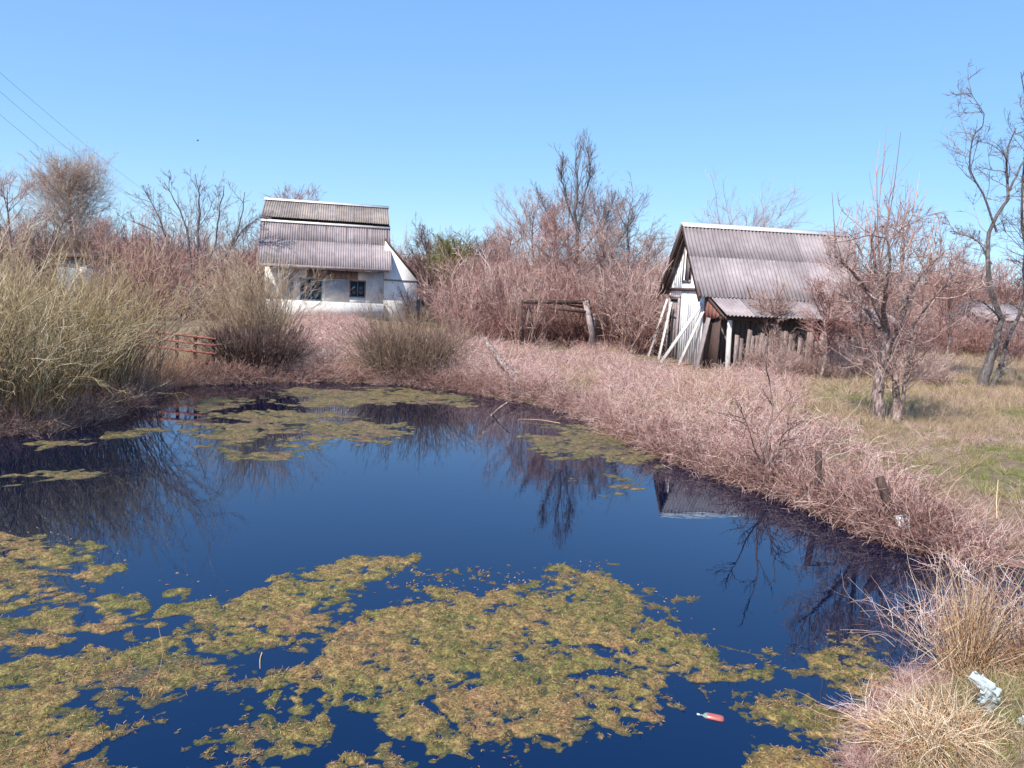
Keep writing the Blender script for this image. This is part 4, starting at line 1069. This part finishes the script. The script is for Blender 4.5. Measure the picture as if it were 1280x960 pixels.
dense_tree(gpt(808, 42), rg, top_h(806, 292, 42), 3.2, M['twig_pink'], 'low pale tree just left of the shed roof', 36, th=.012, sub=(9, 7))
dense_tree(gpt(930, 46), rg, top_h(930, 282, 46), 7.0, M['twig_pink'], 'faint bare treetop showing above the shed ridge', 56, th=.012, sub=(8, 7))

# main fruit tree on the right, with water shoots
b = atg(1106, 528); rg = np.random.default_rng(21)
limbs = [(rel(b, (1096, 534, 0), (1098, 480, 0), (1108, 430, .1), (1104, 398, .1)), .13, .09), (rel(b, (1120, 524, .05), (1120, 480, .1), (1114, 440, .2), (1128, 400, .3)), .10, .06),
         (rel(b, (1122, 528, -.1), (1130, 490, -.1), (1134, 450, -.1), (1142, 405, 0)), .055, .03),
         (rel(b, (1104, 400, .1), (1090, 372, 0), (1070, 345, -.3), (1044, 320, -.5)), .08, .02), (rel(b, (1104, 400, .1), (1098, 360, .3), (1092, 315, .4), (1088, 285, .5)), .08, .02),
         (rel(b, (1128, 400, .3), (1138, 365, .2), (1158, 335, 0), (1180, 315, -.2)), .07, .02), (rel(b, (1128, 400, .3), (1126, 350, .6), (1130, 310, .9), (1128, 285, 1.0)), .07, .02),
         (rel(b, (1142, 405, 0), (1165, 375, -.4), (1190, 350, -.6), (1205, 340, -.7)), .03, .012), (rel(b, (1100, 410, 0), (1080, 385, .4), (1058, 372, .8), (1040, 362, 1)), .06, .018),
         (rel(b, (1104, 405, .1), (1108, 360, -.6), (1112, 320, -.9), (1106, 290, -1.0)), .07, .02)]
limbs = [(L_, a_*(1 if a_ > .1 else .75), b_*.75) for L_, a_, b_ in limbs]
t_ = tree(b, rg, limbs, M['bark'], M['twig_pink'], 'gnarled fruit tree with thick twin trunk and pinkish twigs on the right bank', [(15, .2, (20, 70), (.45, 1.0), 9, .13, .010), (7, .1, (20, 60), (.35, .7), 5, .18, .006), (4, .1, (25, 60), (.4, .8), 3, .17, .0045)], name='fruit_tree')
sh_ = Tubes()
for (x0, y0, x1, y1) in ((1092, 330, 1108, 158), (1100, 330, 1126, 165), (1086, 320, 1100, 175), (1118, 310, 1140, 225), (1128, 300, 1150, 215), (1044, 325, 1040, 240), (1060, 330, 1050, 262), (1135, 310, 1160, 235), (1076, 320, 1084, 245), (1110, 320, 1118, 205), (1150, 330, 1170, 260), (1066, 335, 1072, 250), (1100, 340, 1096, 215), (1165, 330, 1176, 268)):
    dy = rg.uniform(-.6, .6); P = spline(rel(b, (x0, y0, dy), ((x0+x1)/2+rg.uniform(-4, 4), (y0+y1)/2, dy), (x1, y1, dy+.1)), 9)
    sh_.add(P[None], np.linspace(.013, .004, 9)[None], 4); q, _, _ = branch(P[None], 5, rg, .1, .8, (12, 35), (.15, .35), 4, .08, .1); sh_.add(q, taper(len(q), 4, .005, .003), 3)
sh_.build('water_shoots', M['twig_red'], t_)
# small trees behind it
for px, py, Y, H_, W_, lb in ((1072, 466, 22.5, 2.9, 2.2, 'small dark-stemmed tree right of the lean-to, behind the fruit tree'), (1027, 455, 21.5, 2.6, 2.0, 'thin crooked tree in front of the lean-to posts'),
                            (1180, 440, 27, 3.6, 2.8, 'pinkish shrub tree between the fruit tree and the right-edge tree'), (960, 462, 23, 2.2, 1.6, 'slender low tree in front of the grey slatted lean-to')):
    q = aty(px, 455, Y); b2_ = np.array([q[0], q[1], float(gz(q[0], q[1])[0])])
    dense_tree(b2_, rg, H_, W_, M['twig_red'] if px != 960 else M['twig_pink'], lb, 40, th=.009, start=.3, name='small_tree', sub=(8, 7))
# right-edge tree
b = atg(1232, 486); rg = np.random.default_rng(23)
limbs = [(rel(b, (1226, 488, 0), (1236, 455, 0), (1246, 425, 0), (1252, 398, 0)), .17, .10), (rel(b, (1240, 486, .1), (1252, 450, .2), (1262, 420, .3), (1275, 392, .3)), .11, .065),
         (rel(b, (1252, 400, 0), (1240, 370, 0), (1236, 325, 0), (1244, 275, 0), (1262, 238, .1), (1256, 205, 0), (1270, 160, 0)), .12, .025),
         (rel(b, (1246, 290, 0), (1228, 240, -.1), (1212, 215, -.2), (1218, 170, -.3), (1232, 150, -.3), (1209, 110, -.4)), .05, .01),
         (rel(b, (1275, 392, .3), (1282, 330, .4), (1276, 260, .5), (1284, 190, .5), (1276, 90, .5)), .08, .015), (rel(b, (1252, 400, 0), (1225, 375, -.5), (1205, 385, -.8), (1190, 400, -1)), .05, .015),
         (rel(b, (1262, 238, .1), (1280, 200, .3), (1290, 170, .5), (1310, 130, .6)), .05, .015), (rel(b, (1240, 330, 0), (1220, 300, .3), (1195, 290, .5), (1180, 268, .6)), .035, .01)]
limbs = [(L_, a_*(1 if a_ > .13 else .7), b_*.7) for L_, a_, b_ in limbs]
tree(b, rg, limbs, M['bark_grey'], M['twig_grey'], 'tall crooked bare tree with forked trunk at the right edge', [(16, .12, (25, 70), (.15, .4), 9, .18, .012), (7, .1, (25, 60), (.3, .65), 5, .2, .007), (4, .1, (25, 60), (.4, .8), 3, .18, .005)], name='fruit_tree')
q = aty(1310, 470, 21); dense_tree(np.array([q[0], q[1], .4]), rg, 6.5, 3.4, M['twig_dark'], 'dark bare tree just beyond the right edge of the picture', 40, th=.011, sub=(8, 7))

# dark sapling on the bank
b = atg(966, 612); rg = np.random.default_rng(31)
limbs = [(rel(b, (966, 612, 0), (958, 560, 0), (966, 510, 0), (960, 465, 0)), .022, .006), (rel(b, (962, 590, 0), (975, 555, .1), (985, 520, .2), (992, 492, .2)), .014, .005), (rel(b, (964, 600, 0), (945, 565, -.1), (935, 535, -.2), (925, 505, -.2)), .013, .005)]
tree(b, rg, limbs, M['twig_dark'], M['twig_dark'], 'dark leafless sapling leaning over the bank brambles', [(9, .15, (25, 60), (.25, .55), 6, .16, .007), (5, .15, (25, 60), (.35, .7), 5, .16, .004)], name='sapling', cat='sapling')

# ------------------------------------------------------------------ thickets, brambles and grass (uncountable)
def cane_clump(seed, n=34, L=(.4, 1.05), spread=.35, K=7, th=.0062, trop=-.10, sub=3, up0=(.1, 1.3)):
    rg = np.random.default_rng(seed); a = rg.uniform(0, 6.283, n); r_ = spread*np.sqrt(rg.random(n))
    st = np.stack([np.cos(a)*r_, np.sin(a)*r_, np.full(n, -.03)], 1)
    el = rg.uniform(*up0, n); a2 = a+rg.normal(0, 1.0, n)
    d = np.stack([np.cos(a2)*np.cos(el), np.sin(a2)*np.cos(el), np.sin(el)], 1)
    p = grow(st, d, rg.uniform(*L, n), K, rg, .30, trop)
    tb = Tubes(); tb.add(p, taper(n, K, th, th*.5), 3, rg.random(n))
    if sub:
        q, _, _ = branch(p, sub, rg, .2, .9, (25, 70), (.25, .5), 4, .16, 0); tb.add(q, taper(len(q), 4, th*.7, th*.4), 3, rg.random(len(q)))
    return tb
def shrub_clump(seed, n=22, hgt=2.0, th=.009, sub=(5, 5), splay=28, base=.3):
    rg = np.random.default_rng(seed); a = rg.uniform(0, 6.283, n); rr = np.sqrt(rg.random(n))
    st = np.stack([np.cos(a)*rr*base, np.sin(a)*rr*base, np.full(n, -.05)], 1); ti = np.radians(splay*rr*rg.uniform(.5, 1.3, n))
    d = np.stack([np.sin(ti)*np.cos(a), np.sin(ti)*np.sin(a), np.cos(ti)], 1)
    p = grow(st, d, hgt*rg.uniform(.55, 1.05, n), 8, rg, .09, .01)
    tb = Tubes(); tb.add(p, taper(n, 8, th*1.4, th*.4), 3, rg.uniform(0, .5, n))
    q, _, _ = branch(p, sub[0], rg, .15, .95, (20, 55), (.25, .55), 6, .14, .04); tb.add(q, taper(len(q), 6, th*.7, th*.3), 3, rg.uniform(.1, .9, len(q)))
    q, _, _ = branch(q, sub[1], rg, .1, .95, (20, 60), (.3, .6), 4, .16, .03); tb.add(q, taper(len(q), 4, th*.5, th*.25), 3, rg.uniform(.2, 1, len(q)))
    return tb
def tuft(seed, n=16, L=(.10, .28), th=.0022, spread=.06, trop=-.10, K=4):
    rg = np.random.default_rng(seed); a = rg.uniform(0, 6.283, n); r_ = spread*np.sqrt(rg.random(n))
    st = np.stack([np.cos(a)*r_, np.sin(a)*r_, np.full(n, -.01)], 1); el = rg.uniform(.5, 1.45, n)
    d = np.stack([np.cos(a)*np.cos(el), np.sin(a)*np.cos(el), np.sin(el)], 1)
    p = grow(st, d, rg.uniform(*L, n), K, rg, .12, trop)
    tb = Tubes(); tb.add(p, taper(n, K, th, th*.3), 3, rg.random(n)); return tb

def clear_of_buildings(P):
    if not len(P): return P
    mi, hm = shed_mat.inverted(), (Matrix.Translation((hc[0], hc[1], 0)) @ Matrix.Rotation(h_yaw, 4, 'Z')).inverted()
    keep = []
    for q in P:
        a, b_ = mi @ Vector(q), hm @ Vector(q)
        inf = abs(q[0]-fx[0]) < 1.9 and -3.2 < q[1]-fx[1] < .4 and (int(abs(q[0])*7919) % 10) < 7
        keep.append(not inf and not (-2.2 < a.x < SL+.6 and -LT-.4 < a.y < SW+.9) and not (-.7 < b_.x < WW+.8 and -.9 < b_.y < HD+.8))
    return P[np.array(keep)]
c_br = source_coll('bramble', [cane_clump(s).mesh('bramble', M['bramble']) for s in range(4)])
c_brd = source_coll('bramble_dark', [cane_clump(s+10).mesh('bramble_dark', M['bramble_dark']) for s in range(3)])
c_red = source_coll('shrub_red', [shrub_clump(s+20).mesh('shrub_red', M['twig_red']) for s in range(3)])
c_pink = source_coll('shrub_pink', [shrub_clump(s+30).mesh('shrub_pink', M['twig_pink']) for s in range(3)])
c_dark = source_coll('shrub_dark', [shrub_clump(s+40).mesh('shrub_dark', M['twig_dark']) for s in range(3)])
c_tan = source_coll('shrub_tan', [shrub_clump(s+50).mesh('shrub_tan', M['willow_tan']) for s in range(3)])
c_gd = source_coll('tuft_dry', [tuft(s+60).mesh('tuft_dry', M['grass_dry']) for s in range(4)])
c_gg = source_coll('tuft_green', [tuft(s+70, 18, (.06, .18)).mesh('tuft_green', M['grass_green']) for s in range(4)])
c_tall = source_coll('tuft_tall', [tuft(s+80, 26, (.3, .75), .003, .10, -.07, 6).mesh('tuft_tall', M['straw']) for s in range(4)])

rg = np.random.default_rng(200)
# pink bramble carpet of the far bank and slope
P = region([(560, 485), (600, 415), (650, 432), (760, 432), (835, 450), (990, 470), (1010, 520), (1080, 560), (1130, 610), (1150, 690), (1050, 680), (900, 620), (780, 568), (640, 500)], 8, rg, True, .05)
P = P[fbm(P[:, 0]*.5, P[:, 1]*.5, 61, 3)+rg.normal(0, .2, len(P)) > -.35]
g = fbm(P[:, 0]*.9, P[:, 1]*.9, 63, 3)
scatter('bank_straw', P[(g > .26)][::2], c_tall, 4, 'pale straw-coloured dead grass breaking through the bank brambles', 'grass', rg, .35, .75, .25)
P = P[g < .36]
scatter('bank_brambles', P, c_br, 4, 'pinkish bramble canes carpeting the bank from far shore to right', 'brambles', rg, .35, .8)
P = region([(360, 478), (375, 400), (440, 395), (470, 430), (600, 420), (640, 500), (560, 486), (450, 478)], 5, rg, True, -.05)
scatter('house_brambles', P, c_br, 4, 'pale pink brambles below the house between the bushes', 'brambles', rg, .5, 1.0)
# darker canes overhanging the water's edge
idx = rg.integers(7, 21, 1500); tt = rg.random(1500); PA = np.array(POND)
A = PA[idx]; B = PA[idx+1]; P = A*(1-tt[:, None])+B*tt[:, None]+rg.normal(0, .22, (1500, 2)); P = P[sdf(P, POND) > .02]
P = np.column_stack([P, gz(P[:, 0], P[:, 1])]); P = P[P[:, 2] > -.1][:520]
scatter('waterside_canes', P, c_brd, 3, 'dark tangled canes overhanging the waterline', 'brambles', rg, .35, .75, .35)
P = region([(840, 590), (900, 520), (960, 520), (1050, 560), (1110, 610), (1125, 690), (1050, 675), (930, 625)], 3, rg, True, .05)
scatter('bank_tangle', P, c_brd, 3, 'darker reddish bramble tangle on the right-hand bank', 'brambles', rg, .35, .75, .2)
# left shoreline litter
idx = rg.integers(0, 8, 900); tt = rg.random(900)
A = PA[idx]; B = PA[idx+1]; P = A*(1-tt[:, None])+B*tt[:, None]+rg.normal(0, .3, (900, 2)); P = P[sdf(P, POND) > -.15]
P = np.column_stack([P, gz(P[:, 0], P[:, 1])]); P = P[P[:, 2] > -.12]
scatter('left_shore_canes', P[:260], c_brd, 3, 'dark dead canes and stalks along the left waterline', 'canes', rg, .3, .7, .3)
scatter('left_shore_straw', P[260:], c_tall, 4, 'bent pale dead grass along the left waterline', 'grass', rg, .35, .75, .5)
# thickets
P = region([(570, 432), (585, 398), (700, 392), (840, 398), (836, 452), (760, 436), (640, 436)], .9, rg)
Z_ = P
scatter('central_thicket', P, c_red, 3, 'dense reddish-brown thicket left of the shed', 'thicket', rg, .7, 2.0)
P = region([(560, 425), (585, 398), (700, 392), (840, 396), (838, 445), (640, 440)], .35, rg)
scatter('central_thicket_pale', P, c_pink, 3, 'paler pinkish stems mixed through the central thicket', 'thicket', rg, .8, 2.1)
P = region([(130, 402), (250, 400), (255, 384), (130, 384)], .22, rg)
scatter('left_thicket', P, c_red, 3, 'rust-red thicket behind the railing on the left', 'thicket', rg, 1.5, 2.3)
P = region([(262, 412), (330, 408), (330, 392), (262, 392)], .3, rg)
scatter('house_left_thicket', P, c_tan, 3, 'tan brush at the left corner of the house', 'thicket', rg, 1.0, 1.5)
P = region([(505, 410), (640, 412), (640, 388), (505, 388)], .3, rg)
scatter('gap_thicket', P, c_dark, 3, 'dark brush between house and central thicket', 'thicket', rg, 1.0, 1.7)
P = region([(1060, 440), (1290, 452), (1330, 418), (1060, 410)], .55, rg)
scatter('right_thicket', P, c_red, 3, 'reddish brush behind the trees on the right', 'thicket', rg, .8, 1.35)
P = region([(1060, 440), (1290, 446), (1330, 418), (1060, 410)], .3, rg)
scatter('right_thicket_pale', P, c_pink, 3, 'pale pinkish brush behind the trees on the right', 'thicket', rg, .9, 1.6)
P = np.array([tuple(shed_mat @ Vector((rg.uniform(.9, SL+1.2), rg.uniform(-3.0, -LT-.42), 0))) for _ in range(34)]); P[:, 2] = gz(P[:, 0], P[:, 1])
scatter('lean_to_scrub', P, c_pink, 3, 'thin pinkish scrub in front of the lean-to', 'scrub', rg, .35, .72)
# far wood closing the view
n = 620; a = rg.uniform(-1.0, 1.0, n); D = rg.uniform(62, 100, n); P = np.column_stack([np.sin(a)*D, np.cos(a)*D, np.full(n, .3)])
scatter('far_wood', P, c_red, 3, 'far leafless wood on the horizon', 'wood', rg, 1.8, 3.4)
n = 300; a = rg.uniform(-1.0, 1.0, n); D = rg.uniform(58, 95, n); P = np.column_stack([np.sin(a)*D, np.cos(a)*D, np.full(n, .3)])
scatter('far_wood_dark', P, c_dark, 3, 'darker clumps in the far leafless wood', 'wood', rg, 1.6, 3.0)
# grass
P = region([(960, 470), (1290, 468), (1600, 560), (1600, 1000), (1280, 960), (1180, 690), (1100, 600)], 75, rg, True, .15, 26000)
g = fbm(P[:, 0]*.45, P[:, 1]*.45, 71, 3)+rg.normal(0, .14, len(P))
scatter('dry_grass', P[g < .16], c_gd, 4, 'short dry grass of the right-hand bank', 'grass', rg, .35, 1.0, .25)
scatter('green_grass', P[g > -.03], c_gg, 4, 'fresh green spring grass on the right', 'grass', rg, .35, .85, .2)
P = region([(180, 475), (250, 395), (380, 395), (600, 420), (1290, 440), (1400, 500), (960, 560), (600, 500), (380, 480)], 6, rg, True, .1, 12000)
scatter('far_dry_grass', P, c_gd, 4, 'dry grass across the far side of the pond', 'grass', rg, 1.0, 2.0, .25)
P = region([(830, 540), (850, 470), (900, 470), (905, 560)], 5, rg, True, .1)
scatter('pale_grass_clump', P, c_tall, 4, 'tall pale dead grass on the bank in front of the shed', 'grass', rg, .6, 1.0, .15)
P = region([(170, 480), (180, 455), (265, 455), (270, 485), (200, 490)], 14, rg, False)
c_reed = source_coll('reed', [tuft(s+90, 22, (.5, 1.0), .006, .15, -.02, 6).mesh('reed', M['reed']) for s in range(3)])
scatter('railing_reeds', P, c_reed, 3, 'orange-brown reeds at the foot of the red railing', 'reeds', rg, .5, .85, .1)
P = region([(1100, 700), (1290, 705), (1400, 780), (1290, 835), (1180, 830), (1135, 790)], 9.0, rg, False); P[:, 2] = np.maximum(P[:, 2], -.05)
Pc = P[::4]
scatter('inlet_canes', np.column_stack([Pc[:, :2], np.maximum(Pc[:, 2], -.05)]), c_br, 4, 'pinkish dead canes crowding the right-hand inlet', 'canes', rg, .4, .8, .3)
scatter('inlet_reeds', P, c_tall, 4, 'thin pinkish dead stems standing in the right-hand inlet', 'reeds', rg, .45, .85, .3)
P = region([(1085, 1000), (1100, 900), (1160, 860), (1290, 838), (1500, 838), (1500, 1100), (1090, 1100)], 300, rg, True, -.03, 11000)
g = rg.random(len(P))
Pl = region([(960, 470), (1290, 468), (1600, 560), (1600, 900), (1280, 800), (1180, 690), (1100, 600)], 2.2, rg, True, .3, 900)
scatter('grass_litter', Pl, c_br, 4, 'scattered dead twigs lying in the right-hand grass', 'twigs', rg, .15, .4, .5)
idx = rg.integers(26, 31, 260); tt = rg.random(260); A = PA[idx]; B = PA[idx+1]; Pn = A*(1-tt[:, None])+B*tt[:, None]+rg.normal(0, .10, (260, 2)); Pn = np.column_stack([Pn, np.maximum(gz(Pn[:, 0], Pn[:, 1]), -.02)])
scatter('near_shore_canes', Pn, c_br, 4, 'small dead canes along the near waterline', 'canes', rg, .07, .2, .5)
scatter('near_green_grass', P[g < .45], c_gg, 4, 'green grass in the bottom right corner', 'grass', rg, .3, .7, .25)
scatter('near_dry_grass', P[g > .45], c_gd, 4, 'dry straw litter in the bottom right corner', 'grass', rg, .3, .8, .35)

# ------------------------------------------------------------------ foreground tussock and reed clumps
def clump(loc, rng, n, base_r, L, lean, trop, mat, label, cat, name, th=.003, K=10, wander=.08, el=(.6, 1.5), tint=(0, 1), ellip=1.0):
    a = rng.uniform(0, 6.283, n); r_ = base_r*np.sqrt(rng.random(n))
    st = np.stack([np.cos(a)*r_, np.sin(a)*r_*ellip, np.full(n, -.04)], 1); e_ = rng.uniform(*el, n); a2 = a+rng.normal(0, .7, n)
    d = np.stack([np.cos(a2)*np.cos(e_)+lean[0], np.sin(a2)*np.cos(e_)+lean[1], np.sin(e_)], 1)
    p = grow(st, d, rng.uniform(*L, n), K, rng, wander, trop*rng.uniform(.4, 1.5, n))
    lowz = p[:, :, 2] < .0; p[:, :, 2] = np.where(lowz, .01*rng.random(p[:, :, 2].shape)-.0, p[:, :, 2])
    tb = Tubes(); tb.add(p, taper(n, K, th*rng.uniform(.6, 1.3, n), th*.3), 3, rng.uniform(*tint, n))
    o = tb.build(name, mat); o.location = tuple(loc); return tag(o, label, cat)
def merged_clump(specs, rng, mat, loc, label, cat, name, tint=(0, 1)):
    """one plant mass grown from several crowns: (dx, dy, n, radius, (Lmin, Lmax), lean, tropism, thickness, wander, (elmin, elmax))"""
    tb = Tubes()
    for dx, dy, n, br, L, lean, trop, th, wan, el in specs:
        a = rng.uniform(0, 6.283, n); r_ = br*np.sqrt(rng.random(n))
        st = np.stack([dx+np.cos(a)*r_, dy+np.sin(a)*r_, np.full(n, -.04)], 1); e_ = rng.uniform(*el, n); a2 = a+rng.normal(0, 1.1, n)
        d = np.stack([np.cos(a2)*np.cos(e_)+lean[0], np.sin(a2)*np.cos(e_)+lean[1], np.sin(e_)], 1)
        p = grow(st, d, rng.uniform(*L, n), 10, rng, wan, trop*rng.uniform(.2, 1.8, n))
        # some stems are broken and hang from the break
        brk = rng.random(n) < .3; kk = rng.integers(4, 8, n)
        for i in np.nonzero(brk)[0]:
            k0 = kk[i]; v = p[i, k0:]-p[i, k0-1]; v[:, 2] = -np.abs(v[:, 2])*.7; v[:, :2] += rng.normal(0, .3, 2)*np.linalg.norm(v, axis=1, keepdims=True); p[i, k0:] = p[i, k0-1]+v
        p[:, :, 2] = np.maximum(p[:, :, 2], -.03)
        tb.add(p, taper(n, 10, th*rng.uniform(.5, 1.5, n), th*.3), 3, rng.uniform(*tint, n))
    o = tb.build(name, mat); o.location = tuple(loc); return tag(o, label, cat)
rg = np.random.default_rng(301)
p = atg(1165, 925)
sp_ = []
for k in range(17):
    dx, dy = rg.uniform(-.20, .24), rg.uniform(-.16, .18)
    sp_.append((dx, dy, 190, .09, (.14, .50-.6*abs(dx)), (rg.uniform(-.4, .4), rg.uniform(-.5, .3)), -.22, .0028, .17, (.5, 1.5)))
merged_clump(sp_, rg, M['straw'], p, 'thick dome-shaped tussock of pale dry straw at the near bank', 'tussock', 'straw_tussock')
p = atg(1214, 842); p[2] = max(p[2], 0)
merged_clump([(0, .05, 240, .08, (.45, .98), (0, 0), -.02, .0034, .07, (1.2, 1.54)), (.05, .08, 170, .10, (.3, .8), (.1, 0), -.06, .003, .13, (.9, 1.5)), (-.08, .02, 90, .10, (.3, .75), (-.15, 0), -.08, .003, .14, (.8, 1.5)), (0, .05, 120, .14, (.1, .4), (0, 0), -.1, .0028, .2, (.5, 1.4))],
             rg, M['reed'], p, 'tall orange-brown reed clump behind the tussock', 'reeds', 'reed_clump')
p = atg(1292, 838)
merged_clump([(0, 0, 120, .12, (.3, .8), (-.1, 0), -.05, .003, .11, (.9, 1.5)), (.1, .1, 90, .14, (.2, .6), (0, 0), -.1, .003, .16, (.7, 1.5))], rg, M['reed'], p, 'reed clump at the right edge beside the taller clump', 'reeds', 'reed_clump')
p = atz(1150, 800)
merged_clump([(0, 0, 46, .28, (.4, .9), (-.3, 0), -.09, .0028, .10, (.7, 1.4)), (.1, .3, 40, .3, (.3, .7), (.1, 0), -.12, .0028, .16, (.5, 1.4))], rg, M['bramble'], p, 'arching pinkish canes leaning over the inlet left of the reed clump', 'canes', 'arching_canes')
p = atg(1120, 905)
merged_clump([(0, 0, 120, .12, (.15, .45), (-.3, 0), -.12, .0026, .2, (.4, 1.4)), (-.1, .1, 80, .12, (.1, .35), (-.2, .1), -.15, .0026, .22, (.3, 1.3))], rg, M['bramble'], p, 'small pinkish dead plants at the left foot of the tussock', 'dead plants', 'dead_plants')
p = atg(1215, 700)
merged_clump([(rg.uniform(-.6, .6), rg.uniform(-.25, .3), 45, .18, (.25, .8), (rg.uniform(-.3, .3), 0), -.05, .0034, .13, (.7, 1.5)) for k in range(7)], rg, M['bramble'], p, 'pink-brown bristly stems at the far side of the inlet', 'stems', 'bristly_stems')
